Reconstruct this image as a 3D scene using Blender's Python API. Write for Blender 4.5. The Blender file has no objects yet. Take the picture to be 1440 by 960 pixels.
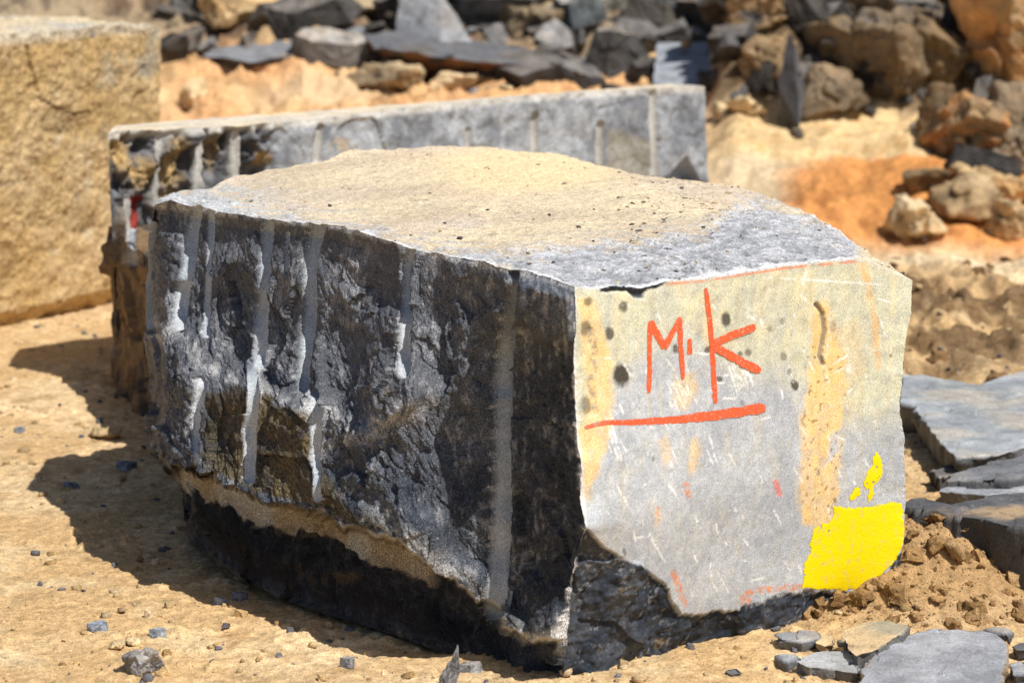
import bpy, math, random
import numpy as np
from mathutils import Vector

random.seed(7)
RNG = np.random.default_rng(11)
C = bpy.context.scene.collection

# ------------------------------------------------------------------ camera
F = 3870.0
TH = math.radians(9.26)
CAM = np.array([0.0, 0.0, 1.6])
ct, st = math.cos(TH), math.sin(TH)

def rays(px, py):
    px = np.asarray(px, float); py = np.asarray(py, float)
    dx = (px - 720) / F; dy = (480 - py) / F
    return np.stack([dx, ct + dy * st, -st + dy * ct], -1)

def proj(P):
    d = P - CAM
    fwd = d[..., 1] * ct - d[..., 2] * st
    up = d[..., 1] * st + d[..., 2] * ct
    return 720 + F * d[..., 0] / fwd, 480 - F * up / fwd

def on_z(px, py, z=0.0):
    r = rays(px, py); t = (np.asarray(z) - 1.6) / r[..., 2]
    return CAM + r * t[..., None]

def on_plane(px, py, P, n):
    r = rays(px, py)
    t = np.dot(P - CAM, n) / (r @ n)
    return CAM + r * t[..., None]

# ------------------------------------------------------------------ numpy noise
_perm = np.random.default_rng(3).permutation(512).astype(np.int64)
_g = np.random.default_rng(4).normal(size=(512, 3)); _g /= np.linalg.norm(_g, axis=1)[:, None]
def _h(i, j, k):
    return _perm[(_perm[(_perm[i & 511] + j) & 511] + k) & 511]

def pn(P, scale, seed=0):
    """gradient noise, about -1..1; scale = size of a feature in metres"""
    Q = P / scale + seed * 17.31
    I = np.floor(Q).astype(np.int64); f = Q - I
    u = f * f * f * (f * (f * 6 - 15) + 10)
    out = np.zeros(len(Q))
    for a in (0, 1):
        for b in (0, 1):
            for c in (0, 1):
                g = _g[_h(I[:, 0] + a, I[:, 1] + b, I[:, 2] + c)]
                d = f - np.array([a, b, c])
                w = (u[:, 0] if a else 1 - u[:, 0]) * (u[:, 1] if b else 1 - u[:, 1]) * (u[:, 2] if c else 1 - u[:, 2])
                out += w * (g * d).sum(1)
    return out * 1.6

def fbm(P, scale, octv=4, seed=0, gain=0.5):
    s = 0; a = 1; t = 0
    for o in range(octv):
        s = s + a * pn(P, scale / 2 ** o, seed + o * 3); t += a; a *= gain
    return s / t

def ridge(P, scale, octv=3, seed=0):
    s = 0; a = 1; t = 0
    for o in range(octv):
        s = s + a * (1 - np.abs(pn(P, scale / 2 ** o, seed + o * 5)) * 2); t += a; a *= .5
    return s / t

def facet(P, scale, seed=0, tilt=0.5):
    """broken-stone facets: every nearest cell carries its own tilted plane"""
    Q = P / scale + seed * 9.7
    Q = Q + 0.16 * np.stack([pn(P, scale * .8, seed + 1), pn(P, scale * .8, seed + 2), pn(P, scale * .8, seed + 5)], 1)
    I = np.floor(Q).astype(np.int64)
    best = np.full(len(Q), 1e9); val = np.zeros(len(Q)); cid = np.zeros(len(Q))
    for a in (-1, 0, 1):
        for b in (-1, 0, 1):
            for c in (-1, 0, 1):
                J = I + np.array([a, b, c])
                hh = _h(J[:, 0], J[:, 1], J[:, 2])
                cen = J + 0.5 + 0.45 * _g[(hh * 7 + 3) & 511]
                d = Q - cen
                dd = (d * d).sum(1)
                v = (_g[(hh * 5 + 11) & 511] * d).sum(1) * tilt + _g[(hh * 3 + 1) & 511][:, 0] * .35
                m = dd < best
                best[m] = dd[m]; val[m] = v[m]; cid[m] = (hh[m] % 97) / 97
    return val * scale, cid

def ss(x, a, b):
    t = np.clip((x - a) / (b - a), 0, 1); return t * t * (3 - 2 * t)
def mix(a, b, t):
    return a + (b - a) * np.asarray(t)[:, None]
def lum(c, f):
    return c * np.asarray(f)[:, None]
def seg_d(px, py, pts, wx=1.0):
    """distance in pixels to a polyline, and the parameter along it"""
    best = np.full(px.shape, 1e9); par = np.zeros(px.shape); n = len(pts) - 1
    for i in range(n):
        ax, ay = pts[i]; bx, by = pts[i + 1]
        vx, vy = bx - ax, by - ay; L = vx * vx + vy * vy + 1e-9
        t = np.clip(((px - ax) * vx + (py - ay) * vy) / L, 0, 1)
        d = np.hypot(px - ax - t * vx, py - ay - t * vy)
        m = d < best; best[m] = d[m]; par[m] = (i + t[m]) / n
    return best, par
def poly_sd(px, py, pts):
    """signed distance to polygon, negative inside"""
    d, _ = seg_d(px, py, list(pts) + [pts[0]])
    ins = np.zeros(px.shape, bool); n = len(pts)
    for i in range(n):
        x1, y1 = pts[i]; x2, y2 = pts[(i + 1) % n]
        if y1 == y2: continue
        c = ((y1 > py) != (y2 > py)) & (px < (x2 - x1) * (py - y1) / (y2 - y1) + x1)
        ins ^= c
    return np.where(ins, -d, d)
def col(*c): return np.array(c, float)

# ------------------------------------------------------------------ materials
def new_mat(name):
    m = bpy.data.materials.new(name); m.use_nodes = True
    nt = m.node_tree; nt.nodes.clear(); return m, nt
def stone_mat(name, rough=.75, fine=260., fine_amp=.5, bump=.6, bump_d=.002, fleck=0., spec=.35, coarse=35., coarse_amp=.25):
    m, nt = new_mat(name); N = nt.nodes; L = nt.links
    out = N.new('ShaderNodeOutputMaterial'); b = N.new('ShaderNodeBsdfPrincipled')
    L.new(b.outputs[0], out.inputs[0])
    at = N.new('ShaderNodeAttribute'); at.attribute_name = 'Col'
    tc = N.new('ShaderNodeTexCoord')
    def noise(sc, det=3., rg=.6):
        n = N.new('ShaderNodeTexNoise'); n.inputs['Scale'].default_value = sc
        n.inputs['Detail'].default_value = det; n.inputs['Roughness'].default_value = rg
        L.new(tc.outputs['Object'], n.inputs['Vector']); return n
    def rng(sock, a, b_, c, d):
        r = N.new('ShaderNodeMapRange'); r.inputs[1].default_value = a; r.inputs[2].default_value = b_
        r.inputs[3].default_value = c; r.inputs[4].default_value = d; L.new(sock, r.inputs[0]); return r.outputs[0]
    def mth(op, a, b_):
        x = N.new('ShaderNodeMath'); x.operation = op
        for i, s in enumerate((a, b_)):
            if isinstance(s, (int, float)): x.inputs[i].default_value = s
            else: L.new(s, x.inputs[i])
        return x.outputs[0]
    n1 = noise(fine, 2., .7); n2 = noise(coarse, 5., .65)
    f1 = rng(n1.outputs[0], .3, .7, 1 - fine_amp, 1 + fine_amp)
    f2 = rng(n2.outputs[0], .3, .7, 1 - coarse_amp, 1 + coarse_amp)
    f = mth('MULTIPLY', f1, f2)
    vm = N.new('ShaderNodeVectorMath'); vm.operation = 'SCALE'
    L.new(at.outputs['Color'], vm.inputs[0]); L.new(f, vm.inputs['Scale'])
    cs = vm.outputs[0]
    if fleck:
        n3 = noise(fine * 1.5, 1., .5)
        k = rng(n3.outputs[0], .60, .70, 0, fleck)
        mx = N.new('ShaderNodeMix'); mx.data_type = 'RGBA'
        L.new(k, mx.inputs[0]); L.new(cs, mx.inputs[6])
        vm2 = N.new('ShaderNodeVectorMath'); vm2.operation = 'MULTIPLY_ADD'
        L.new(cs, vm2.inputs[0]); vm2.inputs[1].default_value = (2.2, 2.2, 2.2); vm2.inputs[2].default_value = (.06, .06, .065)
        L.new(vm2.outputs[0], mx.inputs[7]); cs = mx.outputs[2]
    L.new(cs, b.inputs['Base Color'])
    b.inputs['Roughness'].default_value = rough
    b.inputs['Specular IOR Level'].default_value = spec
    h = mth('ADD', mth('MULTIPLY', n1.outputs[0], .5), n2.outputs[0])
    bp = N.new('ShaderNodeBump'); bp.inputs['Strength'].default_value = bump; bp.inputs['Distance'].default_value = bump_d
    L.new(h, bp.inputs['Height']); L.new(bp.outputs[0], b.inputs['Normal'])
    return m

M_BLOCK = stone_mat('fresh_basalt', rough=.62, fine=280, fine_amp=.8, bump=1., bump_d=.008, fleck=1., spec=.4, coarse=60, coarse_amp=.22)
M_SAWN = stone_mat('flat_split_face', rough=.8, fine=360, fine_amp=.34, bump=.5, bump_d=.002, fleck=.3, spec=.25, coarse=40, coarse_amp=.16)
M_DUSTY = stone_mat('dusty_top', rough=.9, fine=200, fine_amp=.4, bump=.7, bump_d=.003, fleck=.1, spec=.1, coarse=45, coarse_amp=.18)
M_ROCK = stone_mat('rubble_stone', rough=.7, fine=160, fine_amp=.25, bump=.7, bump_d=.006, fleck=.2, spec=.35, coarse=14, coarse_amp=.25)
M_SOIL = stone_mat('dry_soil', rough=.95, fine=230, fine_amp=.34, bump=1., bump_d=.007, fleck=0, spec=.05, coarse=40, coarse_amp=.3)
def paint_mat(name, c, c2, lo, hi, scale=60.):
    m, nt = new_mat(name); N = nt.nodes; L = nt.links
    out = N.new('ShaderNodeOutputMaterial'); b = N.new('ShaderNodeBsdfPrincipled'); L.new(b.outputs[0], out.inputs[0])
    tc = N.new('ShaderNodeTexCoord'); n = N.new('ShaderNodeTexNoise'); n.inputs['Scale'].default_value = scale; n.inputs['Detail'].default_value = 6
    n.inputs['Roughness'].default_value = .7
    L.new(tc.outputs['Object'], n.inputs['Vector'])
    r = N.new('ShaderNodeValToRGB'); r.color_ramp.elements[0].position = lo; r.color_ramp.elements[1].position = hi
    r.color_ramp.elements[0].color = (*c2, 1); r.color_ramp.elements[1].color = (*c, 1)
    L.new(n.outputs[0], r.inputs[0]); L.new(r.outputs[0], b.inputs['Base Color'])
    b.inputs['Roughness'].default_value = .55; b.inputs['Specular IOR Level'].default_value = .3
    bp = N.new('ShaderNodeBump'); bp.inputs['Strength'].default_value = .4; bp.inputs['Distance'].default_value = .002
    n2 = N.new('ShaderNodeTexNoise'); n2.inputs['Scale'].default_value = 300; L.new(tc.outputs['Object'], n2.inputs['Vector'])
    L.new(n2.outputs[0], bp.inputs['Height']); L.new(bp.outputs[0], b.inputs['Normal'])
    return m
M_RED = paint_mat('orange_red_paint', (.78, .125, .045), (.56, .36, .30), .36, .44, 140.)
M_REDF = paint_mat('thin_orange_red_paint', (.74, .16, .08), (.50, .36, .28), .36, .52, 90)
M_YEL = paint_mat('yellow_paint', (.98, .77, .0), (.72, .60, .16), .33, .46, 55)
M_DKRED = paint_mat('faded_red_paint', (.36, .02, .01), (.2, .05, .03), .35, .5, 30)

# ------------------------------------------------------------------ mesh builders
def mesh_obj(name, V, Fq, mat, cols=None, parent=None, smooth=True, matidx=None):
    me = bpy.data.meshes.new(name)
    V = np.ascontiguousarray(V, np.float32); Fq = np.ascontiguousarray(Fq, np.int32)
    k = Fq.shape[1]
    me.vertices.add(len(V)); me.vertices.foreach_set('co', V.ravel())
    me.loops.add(Fq.size); me.loops.foreach_set('vertex_index', Fq.ravel())
    me.polygons.add(len(Fq)); me.polygons.foreach_set('loop_start', np.arange(0, Fq.size, k, dtype=np.int32))
    me.polygons.foreach_set('use_smooth', np.full(len(Fq), smooth, bool))
    if cols is not None:
        a = me.attributes.new('Col', 'FLOAT_COLOR', 'POINT')
        a.data.foreach_set('color', np.concatenate([np.clip(cols, 0.003, 1), np.ones((len(cols), 1))], 1).astype(np.float32).ravel())
    mats = mat if isinstance(mat, (list, tuple)) else [mat]
    for m in mats: me.materials.append(m)
    if matidx is not None: me.polygons.foreach_set('material_index', np.ascontiguousarray(matidx, np.int32))
    me.update(calc_edges=True)
    o = bpy.data.objects.new(name, me); C.objects.link(o)
    if parent is not None: o.parent = parent
    return o
def tag(o, label=None, cat=None, group=None, kind=None):
    if label: o['label'] = label
    if cat: o['category'] = cat
    if group: o['group'] = group
    if kind: o['kind'] = kind
    return o
def grid_faces(nu, nv, off=0, flip=False):
    i = np.arange(nv - 1)[:, None] * nu + np.arange(nu - 1)[None, :]
    q = np.stack([i, i + 1, i + nu + 1, i + nu], -1).reshape(-1, 4)
    if flip: q = q[:, ::-1]
    return q + off
def resample(P, n):
    P = np.asarray(P, float); d = np.r_[0, np.cumsum(np.linalg.norm(np.diff(P, axis=0), axis=1))]
    t = np.linspace(0, d[-1], n)
    return np.stack([np.interp(t, d, P[:, k]) for k in range(3)], 1)
def rough_curve(P, n, a1=.004, s1=.05, a2=.0015, seed=0, zamp=1.):
    Q = resample(P, n)
    t = np.linspace(0, 1, n); e = np.clip(np.minimum(t, 1 - t) * 12, 0, 1)
    D = np.stack([pn(Q, s1, seed + 1) * a1 + pn(Q, s1 / 4, seed + 4) * a2,
                  pn(Q, s1, seed + 2) * a1 + pn(Q, s1 / 4, seed + 5) * a2,
                  (pn(Q, s1, seed + 3) * a1 + pn(Q, s1 / 4, seed + 6) * a2) * zamp], 1)
    return Q + D * e[:, None]
def smooth_curve(P, frac=.09):
    n = len(P); t = np.linspace(0, 1, n)[:, None]; L = P[0] * (1 - t) + P[-1] * t; D = P - L
    k = max(3, int(n * frac)); ker = np.exp(-.5 * (np.arange(-3 * k, 3 * k + 1) / k) ** 2); ker /= ker.sum()
    E = np.concatenate([-D[1:3 * k + 1][::-1], D, -D[-3 * k - 1:-1][::-1]])   # odd reflection keeps the corners fixed
    return L + np.stack([np.convolve(E[:, j], ker, 'valid') for j in range(3)], 1)[:n]
def coons(Ct, Cb, Cl, Cr):
    Cs_ = (Ct, Cb, Cl, Cr); s1 = [smooth_curve(c) for c in Cs_]; s2 = [smooth_curve(c, .012) for c in Cs_]
    S = coons0(*s1)
    Lu = np.linalg.norm(Ct[0] - Ct[-1]); Lv = np.linalg.norm(Cl[0] - Cl[-1])
    u = np.linspace(0, 1, len(Ct))[None, :, None]; v = np.linspace(0, 1, len(Cl))[:, None, None]
    for A_, B_, dec in ((s2, s1, .07), (Cs_, s2, .007)):
        f = lambda d: np.exp(-(d / dec) ** 1.5)
        S = S + f(v * Lv) * (A_[0] - B_[0])[None] + f((1 - v) * Lv) * (A_[1] - B_[1])[None] + f(u * Lu) * (A_[2] - B_[2])[:, None] + f((1 - u) * Lu) * (A_[3] - B_[3])[:, None]
    return S
def coons0(Ct, Cb, Cl, Cr):
    nu, nv = len(Ct), len(Cl); u = np.linspace(0, 1, nu)[None, :, None]; v = np.linspace(0, 1, nv)[:, None, None]
    S = (1 - v) * Ct[None] + v * Cb[None] + (1 - u) * Cl[:, None] + u * Cr[:, None]
    S -= (1 - u) * (1 - v) * Ct[0] + u * (1 - v) * Ct[-1] + (1 - u) * v * Cb[0] + u * v * Cb[-1]
    return S
def grid_normals(S, cen):
    du = np.gradient(S, axis=1); dv = np.gradient(S, axis=0)
    n = np.cross(du, dv); n /= np.linalg.norm(n, axis=2)[..., None] + 1e-12
    mid = S.reshape(-1, 3).mean(0)
    flip = (n.reshape(-1, 3).mean(0) @ (mid - cen)) < 0
    return (-n if flip else n), flip

def build_block(name, top, bot, vert, nU, nV, shaders, mats, cen, step_hidden=2):
    """top/bot/vert: curves keyed '10','03','32','21' and corners 0..3, shaders[face](S,N,px,py,u,v)->(S2,col)"""
    Vs, Fs, Cs, Ms = [], [], [], []; off = 0
    faces = [('left', top['10'], bot['10'], vert[1], vert[0]),
             ('right', top['03'], bot['03'], vert[0], vert[3]),
             ('backright', top['32'], bot['32'], vert[3], vert[2]),
             ('end', top['21'], bot['21'], vert[2], vert[1]),
             ('top', top['21'][::-1][::-1], None, None, None),
             ('bottom', None, None, None, None)]
    for f in faces:
        k = f[0]
        if k == 'top':
            # rows from the back edge (2->3) down to the front edge (1->0)
            S = coons(top['32'][::-1], top['10'], top['21'], top['03'][::-1])
        elif k == 'bottom':
            S = coons(bot['32'][::-1], bot['10'], bot['21'], bot['03'][::-1])[::8, ::8]
        else:
            S = coons(*f[1:])
            if k in ('backright', 'end') and step_hidden > 1:
                s = step_hidden
                iu = np.unique(np.r_[np.arange(0, S.shape[1], s), S.shape[1] - 1]); iv = np.unique(np.r_[np.arange(0, S.shape[0], s), S.shape[0] - 1])
                S = S[iv][:, iu]
        Nn, flip = grid_normals(S, cen)
        nv, nu = S.shape[:2]
        uu, vv = np.meshgrid(np.linspace(0, 1, nu), np.linspace(0, 1, nv))
        P = S.reshape(-1, 3); px, py = proj(P)
        Lu = np.linalg.norm(S[nv // 2, 0] - S[nv // 2, -1]); Lv = np.linalg.norm(S[0, nu // 2] - S[-1, nu // 2])
        ed = np.minimum(np.minimum(uu, 1 - uu) * Lu, np.minimum(vv, 1 - vv) * Lv).ravel()
        P2, cc = shaders[k](P, Nn.reshape(-1, 3), px, py, uu.ravel(), vv.ravel(), ed)
        Vs.append(P2); Cs.append(cc); fq = grid_faces(nu, nv, off, flip); Fs.append(fq)
        Ms.append(np.full(len(fq), mats[k])); off += len(P)
    return np.concatenate(Vs), np.concatenate(Fs), np.concatenate(Cs), np.concatenate(Ms)

def ico(sub, _c={}):
    if sub not in _c:
        import bmesh
        bm = bmesh.new(); bmesh.ops.create_icosphere(bm, subdivisions=sub, radius=1)
        V = np.array([v.co[:] for v in bm.verts]); Ff = np.array([[v.index for v in f.verts] for f in bm.faces]); bm.free()
        _c[sub] = (V / np.linalg.norm(V, axis=1)[:, None], Ff)
    return _c[sub]

def rock_shape(seed, sub=4, style='block', rough=1.):
    """unit rock in a -0.5..0.5 box cut from random planes"""
    r = np.random.default_rng(seed); V, Ff = ico(sub)
    pl = []
    if style == 'slab':
        pl += [(np.array([r.normal() * .06, r.normal() * .06, 1.]), 1.), (np.array([r.normal() * .1, r.normal() * .1, -1.]), 1.)]
        k = r.integers(5, 8); a0 = r.uniform(0, 6.28)
        for i in range(k):
            a = a0 + (i + r.uniform(-.3, .3)) * 6.283 / k
            pl.append((np.array([math.cos(a), math.sin(a), r.uniform(-.35, .5)]), r.uniform(.75, 1.)))
        for i in range(3):
            a = r.uniform(0, 6.28); pl.append((np.array([math.cos(a), math.sin(a), r.uniform(.8, 1.6)]), r.uniform(1.3, 1.7)))
    elif style in ('block', 'crag'):
        k = r.integers(8, 12)
        pl += [(np.array([0, 0, -1.]), .8), (np.array([r.normal() * .2, r.normal() * .2, 1.]), .85)]
        for i in range(k):
            d = r.normal(size=3); pl.append((d, r.uniform(.5, .95)))
    elif style == 'clod':
        for i in range(16):
            d = r.normal(size=3); pl.append((d, r.uniform(.85, 1.)))
    rad = np.full(len(V), 9.)
    for n, d in pl:
        n = n / np.linalg.norm(n); c = V @ n
        rad = np.minimum(rad, np.where(c > .05, d / np.maximum(c, .05), 9.))
    rad = np.minimum(rad, 1.9)
    P = V * rad[:, None]
    P = P - (P.max(0) + P.min(0)) / 2; P /= (P.max(0) - P.min(0))
    return P, Ff

def rock_hull(seed, style='block', n=9):
    """angular stone: convex hull of a few corner points, its flat faces cut fine; returns points, faces, face normals per vertex"""
    import bmesh
    r = np.random.default_rng(seed); pts = []
    k = int(r.integers(5, 8)) if style == 'slab' else int(r.integers(4, 7)); a0 = r.uniform(0, 6.28)
    tp = r.uniform(.7, 1.) if style == 'slab' else r.uniform(.45, .95)
    wed = r.normal() * (.25 if style == 'slab' else .35)
    for i in range(k):
        a = a0 + (i + r.uniform(-.32, .32)) * 6.283 / k; R0 = r.uniform(.72, 1.)
        x, y = math.cos(a) * R0, math.sin(a) * R0
        pts.append((x, y, -.5 + (0 if style == 'slab' else r.uniform(0, .25)))); pts.append((x * tp + r.normal() * .08, y * tp + r.normal() * .08, .5 + wed * x * .5 + r.uniform(-.05, .05) - (r.uniform(0, .3) if style != 'slab' else 0)))
    bm = bmesh.new()
    for p in pts: bm.verts.new(p)
    bmesh.ops.convex_hull(bm, input=bm.verts); bmesh.ops.triangulate(bm, faces=bm.faces[:]); bmesh.ops.recalc_face_normals(bm, faces=bm.faces[:])
    return cut_tris(bm, n)
def cut_tris(bm, n, unit=True):
    T = np.array([[v.co[:] for v in f.verts] for f in bm.faces]); bm.free()
    P0 = T.reshape(-1, 3); lo, hi = P0.min(0), P0.max(0); T = (T - (lo + hi) / 2) / (hi - lo) if unit else T
    nn = np.cross(T[:, 1] - T[:, 0], T[:, 2] - T[:, 0]); 
    b = [(i / n, j / n) for i in range(n + 1) for j in range(n + 1 - i)]; idx = {(i, j): q for q, (i, j) in enumerate([(i, j) for i in range(n + 1) for j in range(n + 1 - i)])}
    fl = []
    for i in range(n):
        for j in range(n - i):
            fl.append((idx[i, j], idx[i + 1, j], idx[i, j + 1]))
            if i + j < n - 1: fl.append((idx[i + 1, j], idx[i + 1, j + 1], idx[i, j + 1]))
    B = np.array(b); fl = np.array(fl)
    V = T[:, None, 0] * (1 - B[:, 0] - B[:, 1])[None, :, None] + T[:, None, 1] * B[None, :, 0, None] + T[:, None, 2] * B[None, :, 1, None]
    Ff = (fl[None] + (np.arange(len(T)) * len(B))[:, None, None]).reshape(-1, 3)
    return V.reshape(-1, 3), Ff, np.repeat(nn, len(B), 0)

def hull_stone(name, label, cat, pts, base, side, seed, dusty=.1, rust=None, dark=.35, rough=1., n=22):
    """a big broken slab from its own corner points"""
    import bmesh
    W = np.array([at_depth(x, y, Y) for x, y, Y in pts]); c = W.mean(0); bm = bmesh.new()
    for p in W - c: bm.verts.new(p)
    bmesh.ops.convex_hull(bm, input=bm.verts); bmesh.ops.triangulate(bm, faces=bm.faces[:]); bmesh.ops.recalc_face_normals(bm, faces=bm.faces[:])
    P, Ff, nn = cut_tris(bm, n, False); nn /= np.linalg.norm(nn, axis=1)[:, None]
    f1, c1 = facet(P + seed, .16, seed % 40, .5); n1 = fbm(P + seed, .2, 4, seed % 30); n2 = fbm(P + seed, .05, 3, seed % 30 + 1)
    D = np.stack([pn(P, .12, seed + 1), pn(P, .12, seed + 2), pn(P, .12, seed + 3)], 1) * .012 * rough + P / (np.linalg.norm(P, axis=1)[:, None] + .05) * (f1 * .22 * rough)[:, None]
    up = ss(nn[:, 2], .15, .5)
    cc = np.tile(side, (len(P), 1)) * np.clip(1 + 1.2 * n1, .4, 1.8)[:, None]  # side colour: shade of flanks and undersides is painted in
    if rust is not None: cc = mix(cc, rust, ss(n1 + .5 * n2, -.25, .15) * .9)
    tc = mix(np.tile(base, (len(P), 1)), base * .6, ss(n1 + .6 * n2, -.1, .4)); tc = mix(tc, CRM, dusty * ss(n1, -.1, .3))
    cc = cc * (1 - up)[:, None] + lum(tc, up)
    o = mesh_obj(name, P + D, Ff, M_ROCK, cc, smooth=False); o.location = c
    return tag(o, label, cat)

def make_rock(name, label, cat, pos, size, rz=0., tilt=(0., 0.), seed=0, sub=4, style='block', base=col(.12, .12, .125),
              dust=col(.42, .30, .17), dusty=.4, rough=1., side=None, stain=None, group=None, mat=None, sink=.12, amp=.03, parent=None, dark_sides=True):
    hull = style in ('block', 'slab')
    if style == 'crag': sub = min(6, sub + 1)
    s = np.array(size)
    if hull: P, Ff, fn = rock_hull(seed, style, {3: 6, 4: 10, 5: 16}[sub])
    else: P, Ff = rock_shape(seed, sub, style)
    P = P * s
    L = float(np.min(s)); Lm = float(np.max(s))
    nrm = P / (s * s); nrm /= np.linalg.norm(nrm, axis=1)[:, None] + 1e-9
    if hull: dn_ = fn / s; dn_ /= np.linalg.norm(dn_, axis=1)[:, None] + 1e-12
    Q = P + seed * 1.37
    fc, cid = facet(Q, max(L, Lm * .3) * .45, seed % 50, .5)
    fc2, cid2 = facet(Q, max(L, Lm * .3) * .18, seed % 41 + 60, .6)
    d = (fc * .5 + fc2 * .35) * rough * (.42 if hull else 1.) + fbm(Q, Lm * .25, 4, seed % 40, .55) * amp * (.6 if hull else (2.2 if style == 'crag' else 1.)) * rough * (L + Lm) / 2
    P2 = P + nrm * d[:, None]
    if hull: nrm = dn_
    n3 = fbm(Q, Lm * .35, 4, seed % 31 + 7)
    up = nrm[:, 2] - .25
    up2 = np.maximum(up, 0)
    cc = np.tile(base, (len(P), 1)) * np.clip(1 + .9 * n3 + .6 * (cid - .5) + .3 * (cid2 - .5), .25, 2.)[:, None]
    if side is not None: cc = mix(cc, side, (1 - np.abs(nrm[:, 2])) * (1 - up2) * ss(n3, -.5, .3))
    if hull and name != 'rock_chip' and dark_sides: cc = cc * (1 - .72 * (1 - ss(nrm[:, 2], .25, .7)))[:, None]  # shade painted into the colour: faces not looking up are darkened
    if stain is not None: cc = mix(cc, stain, ss(fbm(Q, Lm * .3, 4, seed % 23 + 2), 0., .35) * .85)
    cc = mix(cc, dust, np.clip(dusty * (.25 + up2 * 1.1) * (1 + 1.5 * n3) + dusty * ss(-nrm[:, 2], .2, .8) * .5, 0, 1))
    cx, sx = math.cos(tilt[0]), math.sin(tilt[0]); cy, sy = math.cos(tilt[1]), math.sin(tilt[1]); cz, sz = math.cos(rz), math.sin(rz)
    Rx = np.array([[1, 0, 0], [0, cx, -sx], [0, sx, cx]]); Ry = np.array([[cy, 0, sy], [0, 1, 0], [-sy, 0, cy]]); Rz = np.array([[cz, -sz, 0], [sz, cz, 0], [0, 0, 1]])
    P3 = P2 @ (Rz @ Rx @ Ry).T
    P3[:, 2] -= P3[:, 2].min() + sink * (P3[:, 2].max() - P3[:, 2].min())
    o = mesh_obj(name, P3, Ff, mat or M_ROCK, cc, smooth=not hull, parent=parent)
    o.location = pos
    if label: tag(o, label, cat, group)
    return o

# ------------------------------------------------------------------ terrain
def pix_rel(x, y):
    return 720 + F * x / np.maximum(y, .1)

def bank(x, y):
    P = np.stack([x, y, 0 * x], 1)
    wob = .30 * pn(P, 1.6, 61) + .12 * pn(P, .5, 62)
    yl = y + wob * ss(y, 10.5, 13)
    zl = np.interp(yl, [11.2, 13, 14.5, 15.5, 16.5, 20, 30, 60, 230], [0, .2, .42, .62, 1.0, 2.0, 4.5, 6, 6])
    zr = np.interp(y + .35 * wob, [10.8, 11.6, 12.3, 12.8, 13.4, 13.5, 14.0, 14.08, 14.45, 15.2, 18, 30, 60, 230], [0, -.03, -.02, .08, .30, .38, .46, .52, .84, 1.05, 2, 5, 6.5, 6.5])
    rt = ss(x / np.maximum(y, 1) + .006 * pn(P, .6, 63), .066, .082)
    return zl * (1 - rt) + zr * rt

HEAP = on_z(1290, 838, 0.)
def ground_h(x, y, fine=True):
    P = np.stack([x, y, np.zeros_like(x)], 1)
    z = bank(x, y)
    far = ss(y, 10.5, 13)
    z = z + .012 * pn(P, .55, 1) * (1 - far) + .006 * pn(P, .16, 2) + far * (.10 * pn(P, .9, 3) + .05 * ridge(P, .5, 2, 4))
    # ruts between the blocks on the right
    rg = ss(x, .9, 1.3) * ss(y, 8.6, 9.4) * (1 - ss(y, 11.2, 12))
    z = z + rg * (.16 * pn(P, .5, 8) + .10 * ridge(P, .3, 4, 9) + .04 * np.abs(pn(P, .08, 10)))
    # crumbled soil heaped against the right corner of the main block
    hx, hy = HEAP[0], HEAP[1]
    d = np.hypot((x - hx) / .42, (y - hy) / .42)
    hp = np.clip(1 - d, 0, 1); hp = hp * hp * (3 - 2 * hp)
    z = z + hp * .15
    z = z + .05 * ss(x, 1.0, 1.6) * (1 - ss(y, 7.2, 8.4))
    if fine:
        lump = np.clip(pn(P, .05, 21) + .5 * pn(P, .024, 22), 0, 1)
        area = ss(pn(P, .4, 23), -.1, .35)
        z = z + .015 * lump * area * (1 - far) + .004 * fbm(P, .03, 4, 24, .6) + .0035 * fbm(P, .014, 2, 27) + .0045 * ridge(P, .09, 3, 29) + hp * (.045 * np.abs(pn(P, .09, 25)) + .022 * np.abs(pn(P, .035, 26)))
        z = z + (.05 * fbm(P, .18, 4, 28, .6)) * far + .12 * ridge(P, .3, 3, 30) * ss(y, 14.0, 14.3)
    return z
def gh(x, y):
    return float(ground_h(np.array([x]), np.array([y]))[0])
def hit(px, py):
    """march a view ray to the terrain: where that spot of the photo stands"""
    r = rays(px, py); t = np.linspace(4.6, 60, 6000)
    P = CAM + r * t[:, None]
    h = ground_h(P[:, 0], P[:, 1], False)
    below = np.nonzero(P[:, 2] < h)[0]
    i = below[0] if len(below) else len(t) - 1
    return P[i]

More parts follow.
